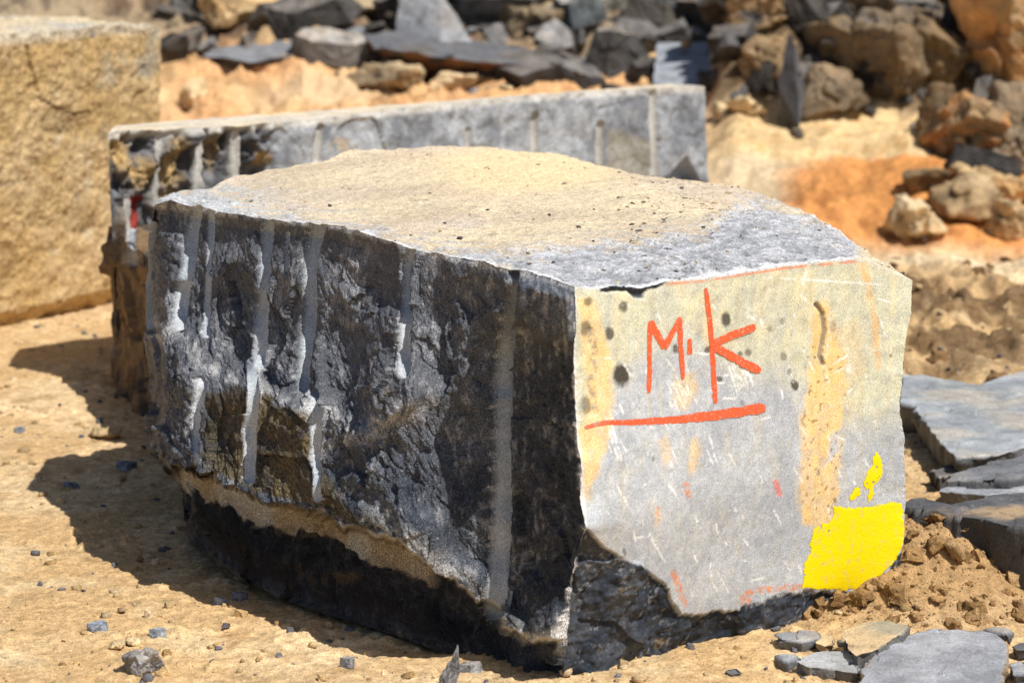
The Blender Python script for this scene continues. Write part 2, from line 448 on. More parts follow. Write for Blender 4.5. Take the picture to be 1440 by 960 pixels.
def build_ground():
    y1 = np.arange(4.6, 8.6, .0062); ys = list(y1); y = ys[-1]; dy = .0062
    while y < 19:
        dy *= 1.006; y += dy; ys.append(y)
    while y < 230:
        dy *= 1.12; y += dy; ys.append(y)
    ys = np.array([-60, -20, -5, 0.5, 2, 3, 3.6, 4., 4.2, 4.4, 4.5, 4.55] + ys)
    t = np.linspace(-.215, .215, 560); side = np.geomspace(.216, .9, 60); side2 = np.geomspace(1.0, 12, 16)
    ts = np.r_[-side2[::-1], -side[::-1], t, side, side2]
    Y, T = np.meshgrid(ys, ts, indexing='ij')
    W = np.maximum(Y, 4.0)
    X = T * W
    x = X.ravel(); yv = Y.ravel()
    z = ground_h(x, yv)
    P = np.stack([x, yv, z], 1)
    P0 = np.stack([x, yv, 0 * x], 1)
    # colours
    tan = col(.60, .405, .205); tan2 = col(.72, .53, .31); brown = col(.35, .20, .08); pale = col(.76, .60, .37)
    n1 = fbm(P0, .5, 4, 31); n2 = fbm(P0, .09, 3, 33)
    cc = np.tile(tan, (len(x), 1)); cc = mix(cc, tan2, ss(n1, -.2, .4)); cc = mix(cc, brown, ss(n2 + .5 * n1, .1, .55) * .5)
    cc = mix(cc, pale, ss(fbm(P0, .3, 5, 35, .65), .0, .4) * .55)
    far = ss(yv, 10.3, 12.0)
    px, py = proj(P)
    orange = col(.62, .30, .12); cream = col(.70, .52, .32); dkb = col(.15, .09, .045); olive = col(.30, .23, .14)
    cc = mix(cc, orange, far * ss(n1, -.4, .2) * .65); cc = mix(cc, col(.26, .16, .08), far * ss(fbm(P0, .35, 4, 39), .0, .35) * .6)
    cc = mix(cc, cream, far * ss(pn(P0, .8, 37), .0, .5) * .7)
    # right-hand pit: orange floor slope, pale ledge, brown cut face above
    rt = ss(x / np.maximum(yv, 1), .066, .082); y2 = yv + .3 * pn(P0, .4, 38) * .3
    fl = rt * ss(yv, 12.1, 12.6) * (1 - ss(y2, 13.38, 13.46))
    cc = mix(cc, col(.62, .50, .33), rt * ss(yv, 11., 11.6) * .8)
    cc = mix(cc, mix(np.tile(col(.64, .28, .085), (len(x), 1)), col(.44, .17, .05), ss(n2 + n1, -.1, .5)), fl * ss(x / np.maximum(yv, 1) + .03 * n1, .088, .112) * .95)
    ledge = rt * ss(y2, 13.38, 13.46) * (1 - ss(y2, 14.02, 14.08))
    cc = mix(cc, mix(np.tile(col(.74, .53, .28), (len(x), 1)), col(.60, .36, .14), ss(n2, .1, .5)), ledge * .95)
    upper = ss(y2, 14.02, 14.1)
    cc = mix(cc, mix(np.tile(col(.22, .15, .085), (len(x), 1)), dkb * .5, ss(n1 + .6 * n2, -.3, .15)), upper * rt * .95)  # dark blotches in the brown earth, painted as shaded crevices
    up2 = ss(yv, 15.3, 15.7)
    cc = mix(cc, mix(np.tile(col(.30, .24, .16), (len(x), 1)), col(.06, .055, .05), ss(n2 + n1, -.2, .2)), up2 * (1 - rt) * .85)  # near-black soil between far rocks: shade of the gaps painted in
    dm = ss(x, .85, 1.2) * ss(yv, 8.7, 9.3) * (1 - ss(yv, 10.8, 11.3))
    cc = mix(cc, dkb, dm * ss(n1 + .6 * n2, -.4, .15) * .9)
    cc = mix(cc, col(.78, .60, .38), ss(x / np.maximum(yv, 1), .115, .135) * ss(yv, 11.1, 11.4) * (1 - ss(yv, 12.2, 12.6)) * ss(n2, -.6, .0) * .85)
    hp = np.clip(1.1 - np.hypot((x - HEAP[0]) / .42, (yv - HEAP[1]) / .42), 0, 1)
    cc = mix(cc, col(.33, .20, .09), np.clip(hp * 2, 0, 1) * .85)
    dp = ss(z - ground_h(x, yv, False), -.002, .006) # higher lumps paler, hollows darker
    cc = cc * (.82 + .25 * dp)[:, None]
    o = mesh_obj('ground', P, grid_faces(len(ts), len(ys), 0, False), M_SOIL, cc)
    return tag(o, kind='structure')
g = build_ground()

# ------------------------------------------------------------------ main block
G0 = on_z(788, 957, 0.)
dL = np.array([-.568, .823, 0.]); dL /= np.linalg.norm(dL)
dR = np.array([.823, .568, 0.])
nL = np.array([-.823, -.568, 0.]); nL /= np.linalg.norm(nL)
nR = np.array([.568, -.823, 0.]); nR /= np.linalg.norm(nR)
def LP(pts, off=0.):
    a = np.array(pts, float); return on_plane(a[:, 0], a[:, 1], G0 + nL * off, nL)
def RP(pts, off=0.):
    a = np.array(pts, float); return on_plane(a[:, 0], a[:, 1], G0 + nR * off, nR)
def ZP(pts):
    a = np.array(pts, float); return on_z(a[:, 0], a[:, 1], a[:, 2])
nU, nW, nH = 520, 430, 360

E0 = LP([(808, 403), (810, 450), (807, 500), (809, 560), (811, 610), (818, 660), (816, 700), (824, 745), (812, 775), (806, 800), (801, 850), (797, 900), (788, 957)])
E1 = LP([(217, 288), (209, 330), (206, 400), (206, 450), (212, 490), (209, 560), (207, 600), (213, 630), (236, 650)])
bl = on_z(259, 736, 0.)
E1 = np.vstack([E1, bl + np.array([0, 0, .12]), bl])
b3 = RP([(1262, 812)])[0]; b3[2] = 0.
E3 = RP([(1283, 394), (1281, 440), (1273, 480), (1268, 540), (1264, 580), (1272, 612), (1271, 650), (1274, 700), (1271, 750), (1266, 790)])
E3 = np.vstack([E3, [b3]])
TL = LP([(217, 288), (240, 281), (262, 290), (282, 288), (300, 297), (330, 301), (365, 307), (400, 311), (430, 314), (470, 316), (490, 320), (520, 330), (545, 338), (570, 347), (600, 354), (640, 361), (680, 369), (700, 375), (740, 380), (770, 390), (808, 403)])
TR = RP([(808, 403), (830, 405), (845, 406), (862, 401), (878, 403), (900, 405), (935, 396), (990, 391), (1040, 384), (1100, 374), (1160, 367), (1200, 364), (1222, 367), (1245, 378), (1262, 387), (1283, 394)])
BL = ZP([(259, 736, 0), (300, 770, 0), (350, 803, 0), (400, 826, 0), (450, 842, 0), (500, 858, 0), (560, 876, 0), (620, 897, 0), (700, 928, 0), (750, 945, 0), (788, 957, 0)])
BR = ZP([(788, 957, 0), (850, 950, 0), (900, 933, 0), (960, 909, 0), (1040, 893, 0), (1100, 884, 0), (1170, 864, 0)])
BR = np.vstack([BR, [b3]])
K2 = ZP([(690, 207, .845)])[0]
TB = np.vstack([[E3[0]], ZP([(1250, 376, .775), (1215, 353, .795), (1180, 325, .80), (1140, 301, .80), (1080, 282, .805), (1040, 268, .81), (1000, 264, .81), (940, 259, .81), (890, 246, .82), (850, 239, .82), (815, 224, .825), (790, 217, .83), (740, 215, .84), (705, 209, .845), (690, 207, .845)])])
TE = np.vstack([ZP([(690, 207, .845), (640, 207, .86), (590, 207, .87), (540, 210, .875), (500, 211, .88), (455, 225, .86), (420, 232, .85), (380, 240, .842), (330, 250, .835), (300, 263, .82), (270, 268, .81), (235, 276, .80)]), [E1[0]]])
E2 = np.array([K2, K2 + [.02, .02, -.3], K2 + [-.02, .0, -.6], K2 + [0, 0, -K2[2]]])
bot2 = E2[-1]
top = {'10': rough_curve(TL, nU, .004, .05, .0016, 3), '03': rough_curve(TR, nW, .0016, .03, .0012, 5),
       '32': rough_curve(TB, nU, .008, .07, .002, 7), '21': rough_curve(TE, nW, .008, .08, .002, 9)}
bot = {'10': rough_curve(BL, nU, .006, .15, .001, 13, 0), '03': rough_curve(BR, nW, .012, .1, .002, 15, 0),
       '32': rough_curve(np.array([b3, bot2]), nU, .02, .2, .004, 17, 0), '21': rough_curve(np.array([bot2, bl]), nW, .02, .2, .004, 19, 0)}
vert = {0: rough_curve(E0, nH, .003, .04, .0018, 23), 1: rough_curve(E1, nH, .006, .06, .0015, 25),
        2: rough_curve(E2, nH, .01, .1, .003, 27), 3: rough_curve(E3, nH, .002, .03, .0016, 29)}
sink = np.array([0, 0, -.03])
for k in bot: bot[k] = bot[k] + sink
for k in vert: vert[k] = vert[k] + sink[None] * (np.linspace(0, 1, nH) ** 12)[:, None]

HOLES = [  # polyline of a drill-hole half, half width px at top and bottom, depth m
    ([(212, 318), (209, 360), (208, 400), (208, 455)], 7, 8, .018),
    ([(276, 296), (270, 330), (265, 370), (256, 410), (250, 455)], 9, 10, .024),
    ([(377, 308), (374, 350), (372, 400), (366, 440), (362, 475), (357, 512)], 8, 9, .022),
    ([(352, 512), (353, 550), (349, 600), (349, 672)], 9, 8, .014),
    ([(446, 322), (440, 350), (437, 380), (436, 430), (432, 480), (428, 545)], 11, 9, .026),
    ([(447, 555), (441, 590), (442, 620), (443, 700)], 9, 6, .014),
    ([(578, 348), (571, 380), (570, 430), (568, 480), (565, 521)], 7, 11, .024),
    ([(722, 385), (717, 430), (710, 480), (706, 530), (706, 580), (706, 640), (705, 700), (703, 760), (698, 820), (692, 856)], 8, 17, .030),
    ([(283, 538), (279, 570), (277, 620), (279, 655)], 8, 7, .012),
    ([(297, 300), (296, 350), (291, 420), (290, 470)], 5, 5, .007),
    ([(405, 330), (404, 360), (403, 380)], 4, 3, .006),
]
LIP = [(236, 648), (260, 652), (300, 668), (340, 686), (380, 700), (420, 712), (450, 722), (480, 736), (520, 748), (560, 758), (590, 776), (612, 800), (640, 822), (670, 842), (700, 862), (730, 886), (760, 897), (808, 893)]
LEDGE = [(205, 452), (240, 462), (270, 478), (300, 515), (325, 535), (350, 512), (368, 540), (395, 556), (425, 566), (452, 560), (480, 600), (520, 600), (560, 575), (600, 565), (640, 590), (700, 560), (808, 480)]
SC = [  # macro relief control points: px, py, metres recessed (+) or proud (-)
    (230, 380, .0), (300, 360, .015), (325, 430, .05), (400, 360, .02), (398, 450, .045), (470, 390, .02), (500, 360, .05), (520, 400, .055), (480, 470, .03), (545, 460, -.01),
    (500, 540, 0), (560, 560, -.045), (620, 420, .0), (640, 500, .005), (640, 600, .0), (600, 680, -.01), (680, 660, .0), (660, 760, -.01), (520, 680, -.03), (475, 640, -.02),
    (330, 500, .04), (400, 510, .03), (345, 560, -.035), (400, 600, -.03), (400, 670, -.04), (310, 610, -.02), (300, 660, -.03), (240, 520, -.03), (240, 600, -.01), (460, 600, -.03),
    (740, 420, -.045), (770, 450, -.04), (760, 520, .03), (760, 600, .035), (770, 700, .035), (760, 800, .035), (740, 850, .01), (680, 480, .015), (690, 420, .0), (720, 880, -.045), (690, 850, -.03), (770, 890, -.035),
    (500, 735, -.05), (590, 770, -.05), (440, 700, -.05), (640, 820, -.04), (550, 620, -.01), (590, 600, .0)]
def rbf(px, py, pts, s=38.):
    w = 0; a = 0
    for x, y, v in pts:
        k = 1 / (((px - x) ** 2 + (py - y) ** 2) / s ** 2 + .15) ** 2; w = w + k; a = a + k * v
    return a / w
def interp(px, pts):
    p = np.array(pts, float); return np.interp(px, p[:, 0], p[:, 1])

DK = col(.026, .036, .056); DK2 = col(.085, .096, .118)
def shade_left(P, Nn, px, py, u, v, ed):
    wob = 6 * pn(P, .05, 41) + 3 * pn(P, .02, 42)
    lip = interp(px + wob, LIP) + wob
    scoop = 0
    for (x, y, rx, ry, dp) in [(334, 445, 34, 78, .060), (402, 440, 24, 60, .035), (512, 372, 38, 46, .050), (478, 480, 26, 60, .040), (252, 425, 17, 38, .04), (620, 430, 36, 60, .022), (560, 660, 50, 50, .03), (690, 520, 22, 50, .03), (232, 340, 14, 30, .02), (420, 360, 14, 30, .025), (300, 600, 20, 40, .02), (390, 640, 34, 40, .02), (640, 600, 40, 50, .03)]:
        q = np.hypot((px - x) / rx, (py - y) / ry) + .25 * pn(P, .05, int(x) % 50)
        scoop = scoop + dp * (1 - ss(q, .45, 1.05))
    under = ss(py - lip, 0, 9)
    led = interp(px, LEDGE) + 1.6 * wob
    macro = rbf(px, py, SC); macro = np.where(macro > 0, macro * .55 * ss(v, .02, .3), macro)
    stepA = (1 - ss(py - led, -16, 8)) * .022 * (1 - ss(px, 520, 600))
    nearb = ss(1 - v, 0, .10)
    depth_lip = interp(px, [(236, .02), (270, .05), (330, .07), (450, .08), (560, .08), (620, .06), (700, .04), (808, .02)])
    rec = (macro + .32 * scoop * ss(v, .0, .2)) * (1 - under) + stepA + under * depth_lip * nearb * (.75 + .25 * ss(py - lip, 5, 60))
    tpy = interp(px, [(217, 288), (300, 297), (400, 311), (490, 320), (600, 354), (700, 375), (808, 403)])
    frac = np.clip((py - tpy) / np.maximum(lip - tpy, 50), 0, 1)
    bulge = .155 * (1 - (1 - np.clip(frac, 0, .85) / .85) ** 1.5) * (1 - ss(px, 540, 730)) * (1 - .72 * under * ss(1 - v, 0, .2) - .28 * under)
    rec = rec * ss(ed, 0, .035) - bulge * ss(u, 0, .07)
    # fracture detail
    f1, c1 = facet(P, .16, 1, .42); f2, c2 = facet(P, .055, 2, .6); f3, c3 = facet(P, .022, 5, .7)
    st_ = np.stack([P[:, 0] + .5 * P[:, 2], P[:, 1] - .5 * P[:, 2], P[:, 2] * .8], 1)
    nz = f1 * .30 + f2 * .20 + .010 * fbm(st_, .10, 3, 44) + .007 * fbm(st_, .035, 4, 45, .72) + .0065 * fbm(st_ * np.array([1, 1, .8]), .012, 2, 47, .7)
    rc = np.clip(pn(P, .3, 46) + .2, 0, 1)
    nz = nz * (.75 + .5 * rc)
    # drill holes
    hole = np.zeros(len(P)); hd = np.zeros(len(P)); crush = np.zeros(len(P)); rim = np.zeros(len(P))
    for pts, w0, w1, dep in HOLES:
        d, t = seg_d(px, py, pts)
        w = w0 + (w1 - w0) * t; w = w * 1.04
        q = d / w
        pr = np.clip(1 - q * q, 0, 1) ** .42
        hd = np.maximum(hd, dep * 1.15 * pr)
        hole = np.maximum(hole, 1 - ss(q, .92, 1.03))
        rim = np.maximum(rim, (1 - ss(q, 1.0, 1.5)) )
    nz = nz * (1 - .97 * hole) * (1 - .6 * rim)
    bw = 34 + 14 * pn(P, .16, 49) + 7 * pn(P, .04, 53)
    smooth_band = under * (1 - ss(py - lip - bw, 0, 5)) * ss(px, 240, 262) * (1 - ss(px, 600, 625))
    nz = nz * (1 - .85 * smooth_band)
    nz = np.where(nz < 0, nz * (.1 + .9 * ss(v, .01, .22)), nz * (.4 + .6 * ss(v, 0, .12))) + .006 * ss(u, .62, .7) * 0
    nz = nz + under * (1 - smooth_band) * (.018 * fbm(P, .09, 4, 57) + facet(P, .07, 9, .6)[0] * .3)
    f_e = ss(ed, 0, .010)
    P2 = P + Nn * ((nz * f_e) - hd * ss(ed, .0, .006))[:, None]
    # relief pushed along the line of sight keeps the silhouette of each feature
    r = P2 - CAM; rn = r / np.linalg.norm(r, axis=1)[:, None]
    P2 = P2 + rn * (rec / np.abs((rn * Nn).sum(1)).clip(.35))[:, None]
    # colour
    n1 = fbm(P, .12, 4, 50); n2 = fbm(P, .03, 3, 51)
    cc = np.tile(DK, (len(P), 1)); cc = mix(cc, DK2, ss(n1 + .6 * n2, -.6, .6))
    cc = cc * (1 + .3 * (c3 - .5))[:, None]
    cc = cc * (1 - .35 * ss(px, 690, 730) * ss(py, 440, 520))[:, None]  # part near the front corner: deeper shade painted into the stone colour
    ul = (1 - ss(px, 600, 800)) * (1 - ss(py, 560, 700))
    cc = mix(cc, col(.15, .155, .172), ul * .45)  # upper left lightened: sunlit look painted into the colour
    cc = mix(cc, col(.36, .36, .38), ss(fbm(P * np.array([1, 1, .6]), .016, 2, 52) + .7 * n1, .1, .6) * .5 * (1 - under))
    # crushed pale powder on the ledges, lips and the top edge
    dl = np.abs(py - led - 8)
    k = (1 - ss(dl, 6, 26)) * ss(n2 + n1, -.5, .25) * ss(px, 204, 215) * (1 - ss(px, 585, 640))
    cc = mix(cc, col(.47, .47, .48), k * .72)
    lipb = (1 - ss(lip - py, 4, 44 - 20 * (px < 470))) * (1 - under) * ss(n2 + .6 * n1, -.4, .3)
    cc = mix(cc, col(.45, .44, .42), lipb * .6 * ss(px, 455, 490) * (1 - ss(px, 640, 690) * .5))
    cc = mix(cc, col(.48, .47, .46), (1 - ss(np.abs(lip - py), 1.5, 4.5)) * .6 * ss(px, 440, 520))
    te = interp(px, [(217, 288), (262, 290), (300, 297), (400, 311), (490, 320), (545, 338), (600, 354), (700, 375), (770, 390), (808, 403)])
    cc = mix(cc, col(.52, .51, .50), (1 - ss(py - te, 2, 9 + 5 * n1)) * ss(n2, -.45, .15) * .75)
    cc = mix(cc, col(.36, .36, .375), (1 - ss(np.hypot((px - 480) / 60, (py - 400) / 60), .3, 1.2)) * ss(n2, -.3, .3) * .35)
    shelf, _ = seg_d(px, py, [(688, 858), (715, 885), (742, 898), (775, 893), (800, 885)])
    cc = mix(cc, col(.50, .49, .46), (1 - ss(shelf, 3, 12)) * .75)
    e0 = interp(py, [(403, 808), (500, 807), (610, 811), (660, 818), (745, 824), (800, 806), (957, 788)])
    cc = mix(cc, col(.62, .62, .63), (1 - ss(e0 - px, 1.5, 4.5)) * ss(n2, -.35, .1) * ss(py, 430, 470) * (1 - ss(py, 880, 930)))
    # iron-brown patch
    pd = poly_sd(px + 1.2 * wob, py + wob, [(292, 560), (325, 540), (352, 560), (372, 552), (400, 568), (436, 580), (438, 620), (444, 650), (480, 700), (520, 745), (440, 710), (380, 698), (295, 662)])
    kb = (1 - ss(pd, -5, 5))
    brn = mix(np.tile(col(.06, .05, .03), (len(P), 1)), col(.13, .10, .05), ss(n1, -.2, .4)); brn = mix(brn, col(.05, .045, .045), ss(fbm(P, .05, 3, 54), .05, .4))
    cc = np.where((kb > 0)[:, None], mix(cc, np.zeros(3), kb) + lum(brn, kb), cc)
    for (x, y, rx, ry) in [(552, 545, 14, 22), (487, 455, 6, 10), (480, 690, 12, 14), (690, 400, 8, 10), (735, 520, 10, 14)]:
        cc = mix(cc, col(.40, .33, .22), (1 - ss(np.hypot((px - x) / rx, (py - y) / ry), .3, 1.)) * ss(n2, -.3, .2) * .4)
    # undercut: smooth tan band just below the lip, dark beneath
    tanb = mix(np.tile(col(.58, .46, .30), (len(P), 1)), col(.72, .68, .60), ss(pn(P, .15, 55), -.1, .4))
    kk = smooth_band * (.95)
    cc = mix(cc, np.zeros(3), kk) + lum(tanb, kk)
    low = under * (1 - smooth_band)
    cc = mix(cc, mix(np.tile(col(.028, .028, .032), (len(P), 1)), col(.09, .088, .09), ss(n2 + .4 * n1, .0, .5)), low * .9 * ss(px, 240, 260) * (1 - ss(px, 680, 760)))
    for (x, y, rx, ry) in [(440, 745, 60, 14), (470, 812, 45, 12), (410, 800, 26, 18)]:
        cc = mix(cc, col(.26, .16, .07), (1 - ss(np.hypot((px - x) / rx, (py - y) / ry), .3, 1.1)) * ss(n2, -.2, .3) * .7 * under)
    # drill hole powder
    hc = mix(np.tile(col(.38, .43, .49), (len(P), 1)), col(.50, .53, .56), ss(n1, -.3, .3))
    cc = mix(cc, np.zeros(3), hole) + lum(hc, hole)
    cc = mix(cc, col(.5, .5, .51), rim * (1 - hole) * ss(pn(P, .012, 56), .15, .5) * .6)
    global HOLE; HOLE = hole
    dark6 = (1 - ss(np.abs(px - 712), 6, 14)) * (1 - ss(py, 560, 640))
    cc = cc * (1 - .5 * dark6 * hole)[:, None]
    return P2, cc

BRK = [(808, 720), (822, 738), (850, 770), (870, 781), (898, 790), (915, 806), (938, 822), (946, 845), (960, 866), (1000, 862), (1030, 856), (1060, 845), (1100, 838), (1132, 831), (1180, 831), (1222, 829), (1242, 812), (1268, 770), (1290, 740)]
SPOTS = [(874, 527, 13, 19, .95), (823, 461, 9, 13, .6), (857, 469, 7, 10, .75), (876, 431, 7.5, 9, .7), (827, 424, 7, 8.5, .6), (1020, 448, 8, 12, .8), (1117, 541, 6, 8, .8), (1012, 533, 4, 5, .7),
         (950, 490, 4, 8, .7), (824, 569, 9, 14, .55), (1052, 495, 6, 6, .6), (1041, 497, 4, 4, .6), (994, 491, 5, 6, .7), (1102, 501, 5, 7, .5), (1110, 523, 4, 6, .45), (1083, 463, 4, 6, .4), (1099, 452, 3.5, 6, .35), (1075, 405, 4, 5, .3),
         (1172, 460, 6, 9, .35), (1253, 500, 3, 3, .5), (1045, 567, 4, 5, .4), (919, 645, 3, 5, .5), (878, 775, 3, 5, .5), (1271, 388, 4, 3, .6)]
rs = np.random.default_rng(5)
SCR = [[(x, y), (x + l * math.cos(a), y + l * math.sin(a))] for x, y, l, a in
       zip(rs.uniform(850, 1240, 110), rs.uniform(420, 850, 110), rs.uniform(4, 26, 110), np.radians(np.r_[rs.normal(66, 10, 80), rs.normal(-20, 25, 30)]))]
SCR += [[(850 + i * 3.5, 585 + rs.uniform(-8, 8)), (866 + i * 3.5, 640 + rs.uniform(-10, 10))] for i in range(3)]
SCR += [[(1022 + i * 4, 505 + rs.uniform(-4, 4)), (1036 + i * 4.4, 552 + rs.uniform(-12, 6))] for i in range(7)]
SCR += [[(940 + i * 4, 535 + rs.uniform(-6, 6)), (952 + i * 4.2, 570 + rs.uniform(-12, 10))] for i in range(6)]
SCR += [[(1073, 390), (1150, 394), (1234, 400)], [(868, 680), (884, 713)], [(905, 735), (935, 790)], [(1137, 373), (1130, 395), (1127, 415), (1140, 428)]]
def shade_right(P, Nn, px, py, u, v, ed):
    n1 = fbm(P, .12, 4, 70); n2 = fbm(P, .03, 3, 71); n3 = fbm(P, .01, 3, 72)
    wob = 5 * pn(P, .04, 73) + 2.5 * pn(P, .013, 74)
    bd = py + wob - interp(px + wob, BRK)
    brk = ss(bd, -2, 4)
    f1, c1 = facet(P, .12, 11, .4); f2, c2 = facet(P, .04, 12, .6)
    rough = f1 * .16 + f2 * .10 + .016 * fbm(P * np.array([1, 1, 1.6]), .12, 4, 75, .6) + .004 * fbm(P, .02, 3, 76)
    smoothn = .0005 * fbm(P, .05, 3, 77) + .00025 * fbm(P, .008, 2, 79)
    # chips along the top edge
    tdc = poly_sd(px + wob * .7, py + wob * .5, [(842, 380), (842, 408), (855, 412), (868, 408), (882, 409), (893, 419), (905, 420), (912, 408), (925, 406), (938, 396), (930, 370)])
    chip = 1 - ss(tdc, -2, 2)
    edgechip = (1 - ss(ed + .003 * n2, .001, .005))
    gouge, _ = seg_d(px + 1.2 * pn(P, .01, 78), py, [(1148, 428), (1156, 440), (1160, 465), (1153, 500), (1158, 512)])
    gg = 1 - ss(gouge, 1.5, 4.5)
    g2, _ = seg_d(px + 2 * pn(P, .02, 78), py, [(830, 465), (836, 500), (830, 540), (836, 580)])
    g2 = 1 - ss(g2, 2, 7)
    nz = smoothn * (1 - brk) + brk * (rough - .004 - .22 * np.clip(bd, 0, 120) / 900) - .008 * chip * ss(ed, 0, .01) - gg * .006 - g2 * .003
    nz = nz * ss(ed, 0, .01) 
    P2 = P + Nn * nz[:, None]
    grey = mix(np.tile(col(.40, .43, .475), (len(P), 1)), col(.52, .55, .585), ss(n1 + .5 * n3, -.4, .4))
    cc = grey
    cb = interp(px, [(808, 700), (850, 560), (880, 520), (910, 500), (960, 480), (1000, 500), (1040, 535), (1100, 525), (1130, 560), (1180, 600), (1230, 600), (1285, 590)])
    cr = 1 - ss(py + 22 * n1 + 10 * n2 - cb, -45, 30)
    cream = mix(np.tile(col(.62, .62, .46), (len(P), 1)), col(.72, .66, .43), ss(fbm(P * np.array([2, 2, .6]), .08, 4, 80), -.1, .4))
    cream = mix(cream, col(.50, .51, .44), ss(n2, .0, .5) * .6)
    k = cr * (.70 + .25 * ss(n1, -.4, .2)); cc = mix(cc, np.zeros(3), k) + lum(cream, k)
    streak = ss(pn(P * np.array([3.2, 3.2, .35]), .05, 82), .15, .6) * ss(pn(P, .2, 83), -.3, .3)
    cc = mix(cc, col(.55, .48, .30), streak * .35 * (1 - ss(py, 640, 760) * .6))
    och = col(.85, .58, .24)
    for poly, st_ in [([(812, 420), (830, 410), (845, 440), (850, 470), (860, 500), (864, 600), (852, 640), (838, 668), (828, 705), (816, 712), (812, 600), (826, 560), (818, 500)], .85),
                      ([(1143, 430), (1160, 424), (1168, 440), (1172, 470), (1188, 498), (1190, 545), (1181, 600), (1168, 618), (1160, 650), (1172, 640), (1182, 612), (1184, 660), (1172, 735), (1150, 744), (1128, 738), (1121, 700), (1125, 640), (1127, 585), (1134, 540), (1138, 490)], .95),
                      ([(1158, 425), (1165, 424), (1180, 470), (1175, 480)], .5),
                      ([(968, 615), (980, 612), (986, 640), (978, 668), (970, 668)], .7), ([(925, 620), (940, 612), (945, 650), (934, 662)], .5),
                      ([(946, 545), (958, 525), (978, 520), (984, 545), (968, 575), (950, 570)], .6), ([(985, 412), (1003, 420), (1000, 490), (990, 488)], .55), ([(1010, 470), (1040, 462), (1042, 480), (1012, 485)], .3),
                      ([(918, 715), (926, 708), (930, 728), (924, 745), (919, 735)], .5), ([(1203, 372), (1218, 370), (1222, 395), (1212, 398)], .45), ([(1160, 470), (1210, 440), (1215, 520), (1190, 560)], .28)]:
        pd = poly_sd(px + wob * .8, py + wob * 1.2, poly)
        cc = mix(cc, och, (1 - ss(pd + 5 * n3, -7, 5)) * st_ * (.75 + .25 * ss(n2, -.3, .2)))
    mot = ss(fbm(P * np.array([1.6, 1.6, .8]), .05, 4, 93, .65), .05, .5); cc = mix(cc, col(.64, .58, .42), mot * .38); cc = mix(cc, col(.30, .32, .34), ss(fbm(P, .035, 4, 94, .65), .1, .5) * .35)
    st2, _ = seg_d(px + wob * .5, py, [(1216, 372), (1222, 410), (1230, 450), (1235, 515)]); cc = mix(cc, col(.75, .42, .14), (1 - ss(st2, 2, 7)) * .6 * ss(n2, -.5, .1))
    orr = col(.72, .22, .05)
    for pts, w in [([(948, 806), (958, 838), (964, 848)], 5), ([(1045, 838), (1060, 830), (1085, 828), (1125, 826)], 5), ([(1046, 848), (1054, 846)], 5), ([(922, 712), (925, 730)], 2.5), ([(964, 680), (966, 695)], 4)]:
        d, _ = seg_d(px + wob * .6, py + wob * .6, pts); cc = mix(cc, orr, (1 - ss(d, w * .6, w * 1.3)) * .75 * ss(n3, -.3, .2))
    d, _ = seg_d(px, py, [(1091, 678), (1096, 694)]); cc = mix(cc, col(.75, .15, .1), (1 - ss(d, 3, 5.5)) * .6)
    # thin red line under the top edge
    te = interp(px, [(808, 403), (845, 406), (900, 405), (935, 396), (990, 391), (1100, 374), (1200, 364), (1245, 378), (1283, 394)])
    cc = mix(cc, col(.78, .2, .1), (1 - ss(np.abs(py - te - 3.5), 1., 2.6)) * ss(px, 930, 945) * (1 - ss(px, 1195, 1215)) * ss(n2 + .3, -.1, .3) * .7)
    for x, y, rx, ry, k in SPOTS:
        q = np.hypot((px + .35 * wob - x) / rx, (py + .3 * wob - y) / ry) + .25 * n3
        cc = mix(cc, col(.065, .058, .045), (1 - ss(q, .55, 1.15)) * min(1, k * 1.15))
    for (x, y, rx, ry, k) in [(900, 640, 30, 26, .5), (1060, 815, 35, 14, .3), (1060, 530, 30, 26, .35), (1000, 760, 50, 12, .3), (1035, 600, 28, 16, .3), (1190, 690, 6, 20, .5), (1000, 575, 10, 40, .3)]:
        cc = mix(cc, col(.58, .58, .55), (1 - ss(np.hypot((px - x) / rx, (py - y) / ry), .2, 1.1)) * k * ss(n3 + n2, -.2, .4))
    sr = np.zeros(len(P))
    for s in SCR:
        d, t = seg_d(px + .4 * wob, py, s); sr = np.maximum(sr, (1 - ss(d, .7, 2.1)) * (.5 + .5 * np.sin(t * 3.1)))
    cc = mix(cc, col(.88, .88, .86), sr * .9 * ss(n3 + .8 * n2, -.4, .2))
    cc = mix(cc, col(.13, .14, .15), gg * .7); cc = mix(cc, col(.2, .22, .25), g2 * .6 * ss(n3, -.2, .2))
    grm, _ = seg_d(px, py, [(1166, 436), (1168, 470), (1160, 505)]); cc = mix(cc, col(.7, .7, .66), (1 - ss(grm, 1, 3)) * .7 * ss(n3, -.2, .2))
    pit = ss(pn(P, .011, 90), .42, .6) * (1 - ss(poly_sd(px, py, [(1130, 480), (1190, 480), (1185, 735), (1122, 735)]), -4, 4)); cc = mix(cc, col(.22, .13, .05), pit * .7)
    # crushed white arrises
    e0 = interp(py, [(403, 808), (500, 807), (610, 811), (660, 818), (745, 824), (800, 806), (957, 788)])
    cc = mix(cc, col(.70, .70, .69), (1 - ss(px - e0 + 2 * n2, 1., 4.5)) * (1 - ss(py, 720, 760)) * .8)
    cc = mix(cc, col(.66, .66, .66), (1 - ss(ed, .0015, .005)) * (py < 420) * ss(n3, -.4, .1) * .8)
    # broken dark foot
    dk = mix(np.tile(DK * .75, (len(P), 1)), DK2 * .8, ss(n1 + .5 * n2, -.3, .4))
    dk = mix(dk, col(.33, .24, .11), ss(fbm(P, .07, 4, 92), .3, .55) * .4)
    dk = mix(dk, col(.42, .42, .43), ss(n3 + .6 * c2 - .3, .2, .6) * .35)
